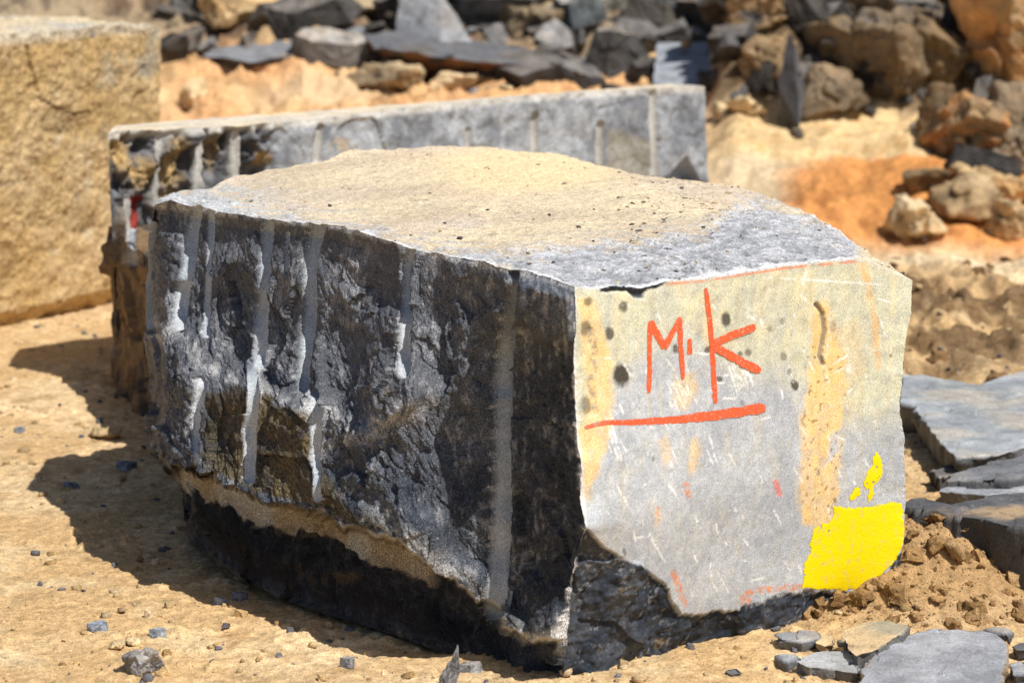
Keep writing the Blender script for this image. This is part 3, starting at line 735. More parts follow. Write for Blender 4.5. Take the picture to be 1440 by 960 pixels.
    cc = mix(cc, np.zeros(3), np.maximum(brk, chip)) + lum(dk, np.maximum(brk, chip))
    cc = mix(cc, col(.5, .5, .51), (1 - ss(np.abs(bd - 2), .6, 2.4)) * .35 * ss(n3, -.3, .2))
    return P2, cc

def shade_top(P, Nn, px, py, u, v, ed):
    n1 = fbm(P, .25, 4, 100); n2 = fbm(P, .05, 4, 101); n3 = fbm(P, .014, 3, 102)
    wob = 10 * pn(P, .12, 103) + 4 * pn(P, .03, 104)
    f2, c2 = facet(P, .07, 15, .35)
    # the brown weathered skin lies a step above the freshly broken grey front
    bnd = interp(px, [(217, 268), (300, 272), (360, 300), (430, 312), (520, 322), (560, 340), (620, 352), (700, 362), (760, 362), (830, 352), (900, 345), (960, 333), (1010, 318), (1035, 292), (1060, 286), (1120, 300), (1200, 330), (1283, 380)])
    gd = py - bnd - wob * .6
    gr = np.clip(ss(gd + 14 * n2, -12, 10) * (1 - .55 * ss(fbm(P, .09, 4, 109), .1, .4) * (1 - ss(gd, 10, 45))) + .45 * ss(fbm(P, .16, 4, 113), .15, .45) * ss(gd, -70, -5), 0, 1)
    hl = ss(px, 700, 760)
    skin = ss(-gd, -3, 4)
    z = skin * .008 * ss(px, 480, 620) + .012 * pn(P, .4, 105) + .005 * n2 + .0025 * n3 + gr * (f2 * .05 + .007 * n2 + .003 * n3)
    z = z * ss(ed, 0, .03)
    P2 = P + Nn * z[:, None]
    tan = mix(np.tile(col(.54, .44, .32), (len(P), 1)), col(.66, .55, .38), ss(n1, -.3, .3))
    tan = mix(tan, col(.66, .58, .48), ss(n2 + .4 * n3, .0, .5) * .6); tan = mix(tan, col(.50, .49, .46), ss(py - bnd, -40, -4) * ss(n2, -.2, .3) * .5)
    tan = mix(tan, col(.62, .52, .42), ss(pn(P, .35, 106), .0, .5) * .5)
    tan = mix(tan, col(.34, .25, .14), ss(n2 + .7 * n3, .12, .6) * .65)
    yel = (1 - ss(np.hypot((px - 740) / 150, (py - 238) / 40), .5, 1.3)); tan = mix(tan, col(.76, .62, .36), yel * .7)
    gry = mix(np.tile(col(.27, .28, .30), (len(P), 1)), col(.48, .49, .52), ss(n2 + n3 * .6, -.3, .35))
    gry = mix(gry, col(.16, .16, .17), ss(n3 + .3 * n2, .25, .5) * .6)
    gry = mix(gry, col(.82, .82, .83), (1 - ss(ed, .004, .03)) * .7)
    cc = mix(tan, np.zeros(3), gr) + lum(gry, gr)
    lf = (1 - ss(px, 330, 440)) * ss(py, 246, 268); cc = mix(cc, col(.46, .47, .48), lf * .75 * ss(n2, -.4, .2))
    df = ss(pn(P, .009, 107), .36, .5) * ss(pn(P, .25, 108), -.3, .2); cc = mix(cc, col(.13, .11, .09), df * .75 * (.45 + .55 * ss(px, 850, 930)))
    rb = ss(px, 1195, 1215) * 1.0; cc = mix(cc, col(.62, .50, .30), rb * .7)
    global TOPP, TOPX; TOPP, TOPX = P2, px
    return P2, cc

def shade_hidden(P, Nn, px, py, u, v, ed):
    f1, c1 = facet(P, .2, 21, .5); f2, c2 = facet(P, .07, 22, .6)
    nz = (f1 * .35 + f2 * .25 + .012 * fbm(P, .1, 4, 110)) * ss(ed, 0, .03)
    n1 = fbm(P, .2, 4, 111)
    cc = mix(np.tile(DK, (len(P), 1)), DK2, ss(n1, -.3, .3)); cc = mix(cc, col(.36, .25, .12), ss(fbm(P, .3, 4, 112), .0, .4) * .6)
    nz = nz * ss(ed, 0, .15) - .06 * ss(ed, 0, .2) * (np.abs(Nn[:, 2]) < .6)
    return P + Nn * nz[:, None], cc

cen = (G0 + K2) / 2
SH = {'left': shade_left, 'right': shade_right, 'top': shade_top, 'backright': shade_hidden, 'end': shade_hidden, 'bottom': shade_hidden}
MI = {'left': 0, 'right': 1, 'top': 2, 'backright': 0, 'end': 0, 'bottom': 0}
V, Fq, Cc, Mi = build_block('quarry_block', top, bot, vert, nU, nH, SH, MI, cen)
block = bpy.data.objects.new('quarry_block', None); C.objects.link(block)
tag(block, 'large dark grey quarry block marked M.K in orange paint with a yellow paint patch', 'stone block')
nl = nU * nH; RV = V[nl:nl + nW * nH]; RX, RY = proj(RV)
def on_face(px, py, off):
    px = np.atleast_1d(np.asarray(px, float)); py = np.atleast_1d(np.asarray(py, float)); out = []
    for x, y in zip(px, py):
        m = np.nonzero((np.abs(RX - x) < 6) & (np.abs(RY - y) < 6))[0]
        w_ = 1 / ((RX[m] - x) ** 2 + (RY[m] - y) ** 2 + 1.)
        w_ = w_ ** 2; q = (RV[m] * w_[:, None]).sum(0) / w_.sum()
        k = float(q @ nR)                       # slide the exact sight-line point to that depth
        r = rays(x, y); t = (k - CAM @ nR) / (r @ nR); out.append(CAM + r * t + nR * off)
    return np.array(out)
M_POWD = stone_mat('drill_powder', rough=.8, fine=260, fine_amp=.4, bump=.6, bump_d=.003, fleck=0, spec=.2, coarse=40, coarse_amp=.1)
ql = (nU - 1) * (nH - 1)
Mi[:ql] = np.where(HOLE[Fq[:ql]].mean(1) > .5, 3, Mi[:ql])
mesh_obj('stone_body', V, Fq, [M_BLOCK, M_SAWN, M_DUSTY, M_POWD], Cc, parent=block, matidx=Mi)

# loose flakes and crumbs lying on its top
def top_grit():
    r = np.random.default_rng(31); V0, F0 = ico(1); n = 420
    wgt = np.where(TOPX > 250, 1., .2) * (1 + 4 * ss(TOPX, 840, 900) * (1 - ss(TOPX, 1010, 1060))); ids = r.choice(len(TOPP), n, p=wgt / wgt.sum())
    Vs, Fs, Cs = [], [], []
    for q, i in enumerate(ids):
        z = .0016 * 4.2 ** (r.random() ** 2.2)
        S = (V0 + .35 * r.normal(size=V0.shape)) * np.array([1., r.uniform(.4, 1), .45]) * z * 1.2
        a = r.uniform(0, 6.28); R_ = np.array([[math.cos(a), -math.sin(a), 0], [math.sin(a), math.cos(a), 0], [0, 0, 1]])
        Vs.append(S @ R_.T + TOPP[i] + [0, 0, z * .3]); Fs.append(F0 + q * len(V0))
        b = [col(.07, .065, .06), col(.16, .15, .14), col(.45, .34, .2), col(.6, .48, .3)][r.integers(4)]; Cs.append(np.tile(b, (len(V0), 1)))
    o = mesh_obj('grit', np.concatenate(Vs), np.concatenate(Fs), M_ROCK, np.concatenate(Cs), smooth=False)
    tag(o, 'dark flakes and crumbs strewn over the dusty top of the painted block', 'grit', kind='stuff')
top_grit()

# painted marks: thin coats lying on the flat face
def stroke(name, pts, w0, w1, mat, seed=0, off=.0024, taper=.12, parent=block):
    NS = 160; A_ = resample(np.c_[np.array(pts, float), np.zeros(len(pts))], NS)
    Q = on_face(A_[:, 0], A_[:, 1], off)
    t = np.gradient(Q, axis=0); t /= np.linalg.norm(t, axis=1)[:, None]
    s = np.cross(t, nR); s /= np.linalg.norm(s, axis=1)[:, None]
    u = np.linspace(0, 1, NS); sc = np.linalg.norm(Q - CAM, axis=1) / F
    w = (w0 + (w1 - w0) * u) / 2 * sc * 1.22
    w *= np.clip(np.sqrt(np.minimum(u, 1 - u) / taper + .35), 0, 1)
    wl = w * (1 + .2 * pn(Q + seed, .03, 201) + .22 * pn(Q + seed, .007, 202)); wr = w * (1 + .2 * pn(Q + seed + 3, .03, 203) + .22 * pn(Q + seed, .007, 204))
    X = np.linspace(-1, 1, 9)
    V = (Q[:, None] + s[:, None] * (X[None] * np.where(X[None] < 0, wl[:, None], wr[:, None]))[..., None]).reshape(-1, 3)
    f = grid_faces(9, NS)
    # dry brush: bristle streaks and grain the paint skipped, mostly at the rims and ends
    U = np.repeat(u, 9); XX = np.tile(X, NS); Lr = np.linalg.norm(Q[0] - Q[-1])
    bris = pn(np.stack([U * Lr, XX * .02, 0 * U + seed], 1), .012, 221) * .5 + pn(np.stack([U * Lr * .12, XX * .02, 0 * U + seed], 1), .0045, 222)
    lim = .78 - .35 * np.abs(XX) ** 3 - .45 * ss(U, .86, 1) - .25 * (1 - ss(U, 0, .05))
    drop = (bris > lim)[f].mean(1) > .5
    return V, f[~drop]

def marks(name, strokes, mat, label=None):
    Vs, Fs, off = [], [], 0
    for i, (pts, w0, w1) in enumerate(strokes):
        v, f = stroke(name, pts, w0, w1, mat, i * 1.7 + len(strokes), .0011 + i * .0002)
        Vs.append(v); Fs.append(f + off); off += len(v)
    o = mesh_obj(name, np.concatenate(Vs), np.concatenate(Fs), mat, parent=block)
    if label: o['label'] = label
    return o
marks('painted_letter', [([(912, 552), (913, 520), (913, 480), (914, 451)], 6.5, 7), ([(914, 452), (924, 470), (934, 489)], 8, 9.5), ([(934, 489), (945, 468), (956, 447)], 9, 7.5), ([(955, 446), (957, 490), (960, 533)], 7.5, 6.5)], M_RED, 'orange letter M')
marks('painted_dot', [([(969, 476), (970, 498)], 5.5, 8.5)], M_RED)
marks('painted_letter', [([(992, 405), (997, 445), (1001, 485), (1003, 530), (1006, 567)], 6.5, 8.5), ([(1062, 459), (1030, 471), (998, 485)], 9.5, 9), ([(1000, 484), (1030, 502), (1069, 522)], 10, 9.5)], M_RED, 'orange letter K')
marks('painted_underline', [([(856, 594), (900, 593), (960, 589)], 6, 9), ([(950, 590), (1010, 583), (1076, 573)], 9, 13)], M_RED)
marks('faint_paint_line', [([(822, 601), (840, 596), (862, 593)], 5, 6)], M_REDF)

def flat_patch(name, pts, mat, off=.0008, seed=0, rag=3.4):
    """a coat of paint: the cells of the face's own grid inside the outline, raised by its thickness"""
    wx = rag * pn(RV + seed, .03, 211) + rag * .6 * pn(RV + seed, .009, 212); wy = rag * pn(RV + seed, .03, 213) + rag * .6 * pn(RV + seed, .009, 214)
    sd_ = poly_sd(RX + wx, RY + wy, pts)
    q = grid_faces(nW, nH); thin = fbm(RV + seed, .02, 4, 215, .65)
    keep = (sd_[q] < .8).all(1) & ~(((thin > .30 + .35 * ss(-sd_, 2, 26)))[q].mean(1) > .5); q = q[keep]
    ids, inv = np.unique(q, return_inverse=True); q = inv.reshape(-1, 4)
    return mesh_obj(name, RV[ids] + nR * off * (.25 + .75 * ss(-sd_[ids], -1, 4))[:, None] + nR * .0006, q, mat, parent=block)
flat_patch('yellow_paint_patch', [(1170, 711), (1200, 713), (1240, 709), (1269, 707), (1270, 740), (1269, 762), (1262, 784), (1250, 798), (1236, 812), (1221, 827), (1180, 829), (1128, 827), (1132, 800), (1140, 762), (1143, 745), (1152, 738), (1166, 735), (1172, 722)], M_YEL)
flat_patch('paint_drip', [(1230, 635), (1240, 640), (1242, 652), (1239, 668), (1229, 684), (1230, 696), (1222, 706), (1219, 695), (1222, 684), (1216, 690), (1212, 682), (1218, 665), (1226, 655)], M_YEL, seed=3)
flat_patch('paint_drip', [(1193, 695), (1207, 686), (1209, 692), (1200, 701), (1196, 705)], M_YEL, seed=5)

# ------------------------------------------------------------------ block behind
def simple_block(name, T, B, nu, nw, nh, seed, sh, mats, amp=.008, step=2, zB=0.):
    """T,B: dict of lists of world points for edges 10,03,32,21 ; verticals straight with roughness"""
    top = {k: rough_curve(T[k], nu if k in ('10', '32') else nw, amp, .08, .003, seed + i) for i, k in enumerate(T)}
    bot = {k: rough_curve(B[k], nu if k in ('10', '32') else nw, amp * 2, .15, .003, seed + 9 + i, 0) for i, k in enumerate(B)}
    vert = {1: (T['10'][0], B['10'][0]), 0: (T['10'][-1], B['10'][-1]), 3: (T['03'][-1], B['03'][-1]), 2: (T['32'][-1], B['32'][-1])}
    vv = {k: rough_curve(np.array([a, (np.array(a) + b) / 2 + RNG.normal(size=3) * amp, b]), nh, amp, .08, .003, seed + 20 + k) for k, (a, b) in vert.items()}
    cen = np.mean([T['10'][0], T['10'][-1], B['32'][0], B['32'][-1]], axis=0)
    return build_block(name, top, bot, vv, nu, nh, sh, mats, cen, step)

def at_depth(px, py, Y):
    r = rays(px, py); return CAM + r * (Y / r[1])
# long slab: front face from left corner A to right corner B
A = at_depth(152, 186, 8.9); Bc = at_depth(991, 121, 11.0)
dB = Bc - A; dBh = dB * [1, 1, 0]; dBh /= np.linalg.norm(dBh); nB = np.array([dBh[1], -dBh[0], 0])
wB = .2
topf = [on_plane(x, y, A, nB) for x, y in [(152, 190), (165, 184), (230, 183), (330, 178), (450, 166), (600, 148), (740, 134), (900, 125), (975, 121), (991, 122)]]
A1, B1 = topf[0], topf[-1]
Bbot = on_plane(1004, 330, A, nB) * [1, 1, 0]; Abot = A1 * [1, 1, 0] + dBh * .02
rise = np.array([0, 0, .0]); rA = (A - CAM) * [1, 1, 0]; rA = rA / np.linalg.norm(rA) * .34 + dBh * .03
ends = (-nB * wB + rise + dBh * .03)
T = {'10': np.array(topf), '03': np.array([B1, B1 + ends]), '32': np.array([B1 + ends, A1 + rA]), '21': np.array([A1 + rA, A1])}
Bz = np.array([0, 0, -.03])
Bt = {'10': np.array([Abot + Bz, Bbot + Bz]), '03': np.array([Bbot + Bz, Bbot - nB * wB + Bz]), '32': np.array([Bbot - nB * wB + Bz, Abot + rA + Bz]), '21': np.array([Abot + rA + Bz, Abot + Bz])}
BH = [([(228, 190), (226, 230), (224, 290)], 5, .02), ([(289, 185), (287, 225), (285, 275)], 6, .03), ([(337, 190), (339, 225), (338, 262)], 7, .03), ([(449, 180), (447, 225)], 6, .015), ([(182, 280), (183, 365)], 6, .02),
      ([(659, 183), (658, 206)], 4, .012), ([(752, 164), (753, 216)], 6, .022), ([(843, 176), (843, 245)], 6, .018), ([(919, 129), (920, 195), (921, 262)], 6, .02)]
def sh_b_front(P, Nn, px, py, u, v, ed):
    f1, c1 = facet(P, .25, 31, .4); f2, c2 = facet(P, .08, 32, .5)
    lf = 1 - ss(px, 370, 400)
    n1 = fbm(P, .2, 4, 120); n2 = fbm(P, .05, 3, 121)
    hole = np.zeros(len(P)); hd = hole.copy()
    for pts, w, dep in BH:
        d, t = seg_d(px, py, pts); q = d / w; hd = np.maximum(hd, dep * np.sqrt(np.clip(1 - q * q, 0, 1))); hole = np.maximum(hole, 1 - ss(q, .8, 1.05))
    nz = (f1 * .09 + f2 * .10 + .022 * fbm(P, .12, 4, 122, .6) + .008 * fbm(P, .03, 3, 123)) * (.6 + 1.6 * lf) - lf * .06 * ss(n1, -.2, .2)
    nz = (nz * (1 - .9 * hole) - hd) * ss(ed, 0, .03)
    notch = 1 - ss(poly_sd(px, py, [(930, 262), (965, 222), (985, 262)]), -3, 3)
    nz = nz - notch * .06
    cc = mix(np.tile(col(.17, .185, .21), (len(P), 1)), col(.36, .385, .42), ss(n1 + .5 * n2, -.35, .35))
    cc = mix(cc, col(.30, .28, .22), (1 - ss(poly_sd(px, py, [(855, 182), (915, 200), (915, 260), (855, 240)]), -4, 6)) * .7)
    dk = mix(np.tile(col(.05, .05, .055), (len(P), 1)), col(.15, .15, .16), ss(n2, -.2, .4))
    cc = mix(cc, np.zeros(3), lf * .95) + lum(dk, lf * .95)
    for (x, y, rx, ry, k) in [(165, 215, 26, 38, .95), (205, 245, 34, 28, .85), (252, 230, 24, 48, .85), (310, 215, 14, 34, .6), (375, 224, 14, 14, .9), (185, 330, 30, 60, .5), (480, 205, 22, 14, .6), (255, 280, 40, 14, .5)]:
        cc = mix(cc, col(.42, .28, .11), (1 - ss(np.hypot((px - x) / rx, (py - y) / ry), .4, 1.1)) * k * ss(n2, -.4, .1))
    cc = mix(cc, col(.24, .018, .012), (1 - ss(poly_sd(px + 3 * n2 * 2, py, [(188, 277), (213, 277), (212, 300), (202, 318), (196, 348), (189, 350)]), -2, 3)) * .95)
    cc = mix(cc, col(.62, .60, .55), (1 - ss(v, .012, .04)) * .75 * ss(n2, -.6, 0))
    cc = mix(cc, np.zeros(3), hole * .9) + lum(np.tile(col(.46, .45, .42), (len(P), 1)), hole * .9)
    return P + Nn * nz[:, None], cc
def sh_b_top(P, Nn, px, py, u, v, ed):
    n1 = fbm(P, .2, 4, 130); n2 = fbm(P, .04, 3, 131)
    cc = mix(np.tile(col(.70, .58, .40), (len(P), 1)), col(.62, .56, .46), ss(n1, -.3, .3))
    return P + Nn * ((.008 * n1 + .002 * n2) * ss(ed, 0, .03))[:, None], cc
shb = {'left': sh_b_front, 'right': sh_b_front, 'top': sh_b_top, 'backright': shade_hidden, 'end': shade_hidden, 'bottom': shade_hidden}
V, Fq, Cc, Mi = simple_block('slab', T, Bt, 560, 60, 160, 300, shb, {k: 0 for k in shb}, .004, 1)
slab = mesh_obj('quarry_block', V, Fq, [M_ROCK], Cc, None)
tag(slab, 'long narrow grey block with drill marks standing behind the painted block', 'stone block')

# lower brown-stained block under its left end
def sh_low(P, Nn, px, py, u, v, ed):
    f1, c1 = facet(P, .2, 41, .5); f2, c2 = facet(P, .07, 42, .6)
    n1 = fbm(P, .15, 4, 140); n2 = fbm(P, .05, 3, 141)
    nz = (f1 * .3 + f2 * .3 + .014 * n2) * ss(ed, 0, .03)
    cc = mix(np.tile(col(.07, .055, .045), (len(P), 1)), col(.19, .12, .06), ss(n1 + .4 * n2, -.3, .2))
    hd, _ = seg_d(px, py, [(184, 285), (185, 368)]); k = (1 - ss(hd, 5, 8)); cc = mix(cc, col(.33, .34, .36), k)
    return P + Nn * (nz - .012 * k)[:, None], cc
q1 = on_z(157, 532, 0.); q0 = np.array([-.96, 7.78, 0.]); up = np.array([0, 0, 1.])
q3 = q0 + np.array([.50, .55, 0]); q2 = q1 + np.array([.45, .50, 0])
hh = .47
T = {'10': np.array([q1 + up * (hh + .04), (q1 + q0) / 2 + up * (hh + .02) + [.03, 0, 0], q0 + up * hh]), '03': np.array([q0 + up * hh, q3 + up * hh]), '32': np.array([q3 + up * hh, q2 + up * hh]), '21': np.array([q2 + up * hh, q1 + up * (hh + .04)])}
dn = up * -.03
Bt = {'10': np.array([q1 + dn, q0 + dn]), '03': np.array([q0 + dn, q3 + dn]), '32': np.array([q3 + dn, q2 + dn]), '21': np.array([q2 + dn, q1 + dn])}
shl = {k: sh_low for k in ('left', 'right', 'top', 'backright', 'end', 'bottom')}
V, Fq, Cc, Mi = simple_block('low', T, Bt, 300, 120, 120, 400, shl, {k: 0 for k in shl}, .012, 1)
low = mesh_obj('quarry_block', V, Fq, [M_ROCK], Cc, None)
tag(low, 'low brown stained block wedged behind the left end of the painted block', 'stone block')

# ------------------------------------------------------------------ big ochre block at the left
P1 = on_z(-160, 520, 0.); P0 = on_z(150, 403, 0.); 
P1 = np.array([-2.75, 10.0, 0]); P0 = np.array([-1.385, 10.95, 0])
zt = 1.10
t0 = at_depth(228, 26, 10.95); 
f0 = np.array([t0[0], t0[1], 0]); f1_ = np.array([-2.5, 8.9, 0])
nrm = np.array([f0[1] - f1_[1], -(f0[0] - f1_[0]), 0.]); nrm /= np.linalg.norm(nrm)
tl = at_depth(-250, 48, 9.75)
frontT = np.array([[f1_[0], f1_[1], t0[2] - .02], on_plane(60, 45, f0, nrm), on_plane(150, 36, f0, nrm), on_plane(205, 32, f0, nrm), on_plane(226, 40, f0, nrm)])
tr = frontT[-1]
bk = -nrm * .9
br = on_plane(232, 396, f0, nrm); br = np.array([br[0], br[1], 0.])
T = {'10': frontT, '03': np.array([tr, tr + bk + [0, 0, .04]]), '32': np.array([tr + bk + [0, 0, .04], frontT[0] + bk + [0, 0, .04]]), '21': np.array([frontT[0] + bk + [0, 0, .04], frontT[0]])}
Bt = {'10': np.array([f1_ + dn, br + dn]), '03': np.array([br + dn, br + bk + dn]), '32': np.array([br + bk + dn, f1_ + bk + dn]), '21': np.array([f1_ + bk + dn, f1_ + dn])}
def sh_och(P, Nn, px, py, u, v, ed):
    f1, c1 = facet(P, .35, 51, .35); f2, c2 = facet(P, .1, 52, .4)
    n1 = fbm(P, .35, 4, 150); n2 = fbm(P, .07, 4, 151)
    cut = ss(v, .90, .96)
    pit_ = ss(pn(P, .06, 154), .35, .55) * .006 * ss(pn(P, .6, 156), -.1, .4) + ss(pn(P, .22, 155), .4, .6) * .012
    nz = -pit_ * ss(ed, 0, .03) + (f1 * .05 + f2 * .03 + .02 * n1 + .018 * n2 + .006 * fbm(P, .02, 3, 153)) * ss(ed, 0, .03) - cut * .05 * (1 - ss(v, .985, 1))
    cc = mix(np.tile(col(.50, .34, .155), (len(P), 1)), col(.62, .46, .26), ss(n1 + .5 * n2, -.2, .4))
    cc = mix(cc, col(.36, .33, .26), ss(fbm(P, .2, 4, 152), .0, .4) * .8 * ss(px, 60, 190) * (1 - ss(py, 200, 300)))
    cc = mix(cc, col(.38, .235, .10), ss(n2 + .5 * n1, .0, .5) * .6); cc = cc * (1 - 14 * pit_)[:, None]
    cc = mix(cc, col(.62, .55, .42), ss(-n2 + .3 * n1, .25, .6) * .6)
    tp = ss(Nn[:, 2], .5, .9); cc = mix(cc, mix(np.tile(col(.46, .44, .40), (len(P), 1)), col(.62, .52, .36), ss(n1, -.3, .3)), tp * .9); cc = mix(cc, col(.66, .61, .50), (1 - ss(v, .01, .05)) * (1 - tp) * .7)
    return P + Nn * nz[:, None], cc
sho = {k: sh_och for k in shl}
V, Fq, Cc, Mi = simple_block('och', T, Bt, 420, 200, 260, 500, sho, {k: 0 for k in sho}, .012, 1)
och = mesh_obj('quarry_block', V, Fq, [M_SOIL], Cc, None)
tag(och, 'tall ochre clay coated block with flat grey top at the left edge', 'stone block')

# ------------------------------------------------------------------ placed rocks
GREY = col(.17, .175, .19); DARK = col(.075, .075, .08); LGREY = col(.30, .31, .33); BRN = col(.30, .20, .10); OCH = col(.52, .33, .14); CRM = col(.62, .47, .28); ORG = col(.55, .24, .07); OLV = col(.145, .11, .07)
def PR(cx, by, w, h, dr, style, base, label, cat='rock', name='rock', rz=0., tilt=(0, 0), seed=None, sub=4, dusty=.35, side=None, stain=None, lift=0., push=0., amp=.03, group=None, sink=.1, dust=CRM):
    """cx, by: foot of the rock in the photo; w, h: its width and height there"""
    p = hit(cx, by); Y = p[1]; s = Y / F / ct
    p = p + np.array([0, push, 0]); 
    W = w * s; H = h * s; D = W * dr
    if style == 'slab': H = max(H, .02)
    p[1] += D * .35; p[0] *= p[1] / (p[1] - D * .35)
    z = gh(p[0], p[1]) if lift == 0 else p[2] + lift
    p[2] = min(z, p[2] + .25 * D) if lift == 0 else z
    return make_rock(name, label, cat, p, (W, D, H), rz, tilt, seed if seed is not None else int(cx * 7 + by), sub, style, base, dust, dusty, 1., side, stain, group, sink=sink, amp=amp)
R = math.radians
B5 = 5
Yr = hit(675, 128)[1] + .15
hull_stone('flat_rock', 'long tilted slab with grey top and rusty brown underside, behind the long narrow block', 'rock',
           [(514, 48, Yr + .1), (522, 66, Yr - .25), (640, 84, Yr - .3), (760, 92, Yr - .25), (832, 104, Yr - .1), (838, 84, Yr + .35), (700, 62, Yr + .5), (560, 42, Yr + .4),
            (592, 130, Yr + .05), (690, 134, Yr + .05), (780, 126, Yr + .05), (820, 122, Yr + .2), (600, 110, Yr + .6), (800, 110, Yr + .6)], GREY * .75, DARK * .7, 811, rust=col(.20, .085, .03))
Yb = hit(994, 134)[1]
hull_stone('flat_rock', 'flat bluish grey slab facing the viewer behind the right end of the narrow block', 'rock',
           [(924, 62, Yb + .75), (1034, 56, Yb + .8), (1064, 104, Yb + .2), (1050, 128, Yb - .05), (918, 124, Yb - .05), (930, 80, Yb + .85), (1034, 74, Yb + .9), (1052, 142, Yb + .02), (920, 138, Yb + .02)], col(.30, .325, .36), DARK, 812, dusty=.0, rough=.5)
p_ = at_depth(965, 68, Yb + .6); make_rock('small_stone', 'small orange pebble lying on the flat bluish slab', 'stone', p_, (.07, .06, .045), seed=8, sub=3, style='clod', base=col(.60, .38, .2), mat=M_SOIL)
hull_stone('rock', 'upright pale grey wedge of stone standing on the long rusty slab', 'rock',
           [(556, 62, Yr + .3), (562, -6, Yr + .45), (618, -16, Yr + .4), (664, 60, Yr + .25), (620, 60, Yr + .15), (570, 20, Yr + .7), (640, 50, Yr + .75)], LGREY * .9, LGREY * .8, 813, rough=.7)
Ys = hit(1112, 180)[1]
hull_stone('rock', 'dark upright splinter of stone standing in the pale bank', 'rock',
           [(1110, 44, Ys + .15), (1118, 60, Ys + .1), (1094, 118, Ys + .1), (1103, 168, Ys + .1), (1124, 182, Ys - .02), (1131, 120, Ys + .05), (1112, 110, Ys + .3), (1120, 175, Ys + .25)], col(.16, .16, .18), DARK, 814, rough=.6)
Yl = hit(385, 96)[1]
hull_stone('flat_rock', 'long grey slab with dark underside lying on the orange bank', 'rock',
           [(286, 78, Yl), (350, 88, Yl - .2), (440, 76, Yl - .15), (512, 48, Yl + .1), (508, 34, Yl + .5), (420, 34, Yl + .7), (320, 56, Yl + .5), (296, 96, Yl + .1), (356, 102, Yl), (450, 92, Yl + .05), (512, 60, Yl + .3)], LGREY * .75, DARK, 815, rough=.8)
PR(700, 60, 120, 90, .4, 'slab', col(.42, .42, .44), 'smooth light grey slab leaning back beside the upright wedge', 'slab', 'flat_rock', R(10), (R(50), 0), dusty=.1, seed=13)
PR(472, 112, 130, 34, .6, 'slab', LGREY * .9, 'thin grey slab propped over a dark gap, left of the rusty slab', 'slab', 'flat_rock', R(-5), (R(16), R(6)), dusty=.3, seed=15)
PR(262, 42, 56, 70, .7, 'block', LGREY * 1.1, 'small upright pale stone just right of the tall ochre block', seed=16, dusty=.2)
PR(345, 60, 130, 60, .7, 'crag', OCH, 'rounded ochre boulder above the long grey slab at upper left', seed=17, dusty=.6)
PR(470, 42, 130, 50, .7, 'crag', OLV * 1.3, 'sandy boulder at the top edge above the long grey slab', seed=18, dusty=.6)
PR(750, 74, 100, 55, .7, 'crag', OLV, 'brown grey boulder with dark hollow right of the smooth slab', seed=19, stain=BRN * .6, dusty=.3)
PR(822, 62, 74, 44, .7, 'slab', col(.22, .27, .31), 'bluish grey slab fragment among the upper rubble', 'slab', 'flat_rock', R(30), (R(-20), R(-10)), seed=20, dusty=.1)
PR(866, 30, 46, 36, .8, 'block', col(.62, .58, .50), 'small whitish stone at the top edge of the rubble', seed=21, dusty=.2)
PR(872, 128, 120, 78, .6, 'block', GREY * .75, 'dark grey boulder between the rusty slab and the bluish flat slab', seed=22, sub=B5, dusty=.15)
PR(780, 118, 110, 42, .6, 'block', DARK * 1.3, 'dark broken stone lying on the right end of the rusty slab', seed=23, dusty=.15)
PR(915, 60, 90, 60, .7, 'block', DARK * 1.2, 'dark angular boulder above the bluish flat slab', seed=25, dusty=.2)
PR(985, 52, 70, 60, .7, 'crag', OLV * .9, 'grey brown stone at the top edge above the bluish flat slab', seed=26, dusty=.3)
PR(1065, 75, 100, 90, .7, 'crag', BRN * 1.1, 'brown boulder left of the dark upright splinter', seed=27, dusty=.3, stain=DARK, dust=col(.30, .20, .11))
PR(1225, 168, 200, 110, .6, 'crag', OLV * 1.05, 'large rough grey brown boulder in the cut bank right of the dark splinter', seed=29, sub=B5, dusty=.35, stain=BRN * .6, dust=col(.30, .20, .11))
PR(1195, 62, 130, 56, .7, 'crag', OLV * .8, 'dusty boulder on top of the bank above the rough grey brown boulder', seed=30, sub=4, dusty=.35, dust=col(.30, .20, .11))
PR(1290, 70, 100, 60, .7, 'block', DARK * 1.4, 'dark stone in the shaded gap left of the large orange boulder', seed=31, dusty=.1)
PR(1405, 158, 170, 155, .7, 'crag', col(.50, .25, .09), 'large orange clay boulder at the upper right edge', seed=32, sub=B5, dusty=.3, stain=BRN)
PR(1425, 250, 110, 120, .7, 'crag', OLV * 1.4, 'rounded grey tan boulder at the right edge below the orange boulder', seed=33, sub=B5, dusty=.3, dust=col(.30, .20, .11))
PR(1385, 268, 110, 36, .5, 'slab', DARK, 'long black stone lying below the grey tan boulder', 'slab', 'flat_rock', R(-15), (R(-10), R(14)), seed=34, dusty=.05)
PR(1318, 215, 60, 90, .8, 'crag', BRN * .6, 'dark brown stone at the back corner of the orange hollow', seed=35, dusty=.05, dust=col(.30, .20, .11))
PR(1290, 345, 90, 60, .7, 'crag', CRM, 'cream clay lump on the right rim of the orange hollow', seed=36, dusty=.5, sub=4)
PR(1360, 320, 110, 60, .7, 'crag', BRN * .9, 'brown stone right of the cream clay lump', seed=37, dusty=.3)
PR(1425, 345, 80, 60, .7, 'crag', BRN * 1.2, 'brown stone at the right edge above the pale soil', seed=38, dusty=.4)
PR(540, 148, 120, 34, .7, 'crag', OLV, 'low grey brown stone in front of the rusty slab', seed=39, dusty=.5)
PR(640, 142, 80, 26, .7, 'crag', CRM, 'small cream stone under the rusty slab', seed=40, dusty=.4)
PR(270, 165, 44, 45, .8, 'crag', CRM * .9, 'squat tan clay stone beside the ochre block', seed=41, dusty=.6)
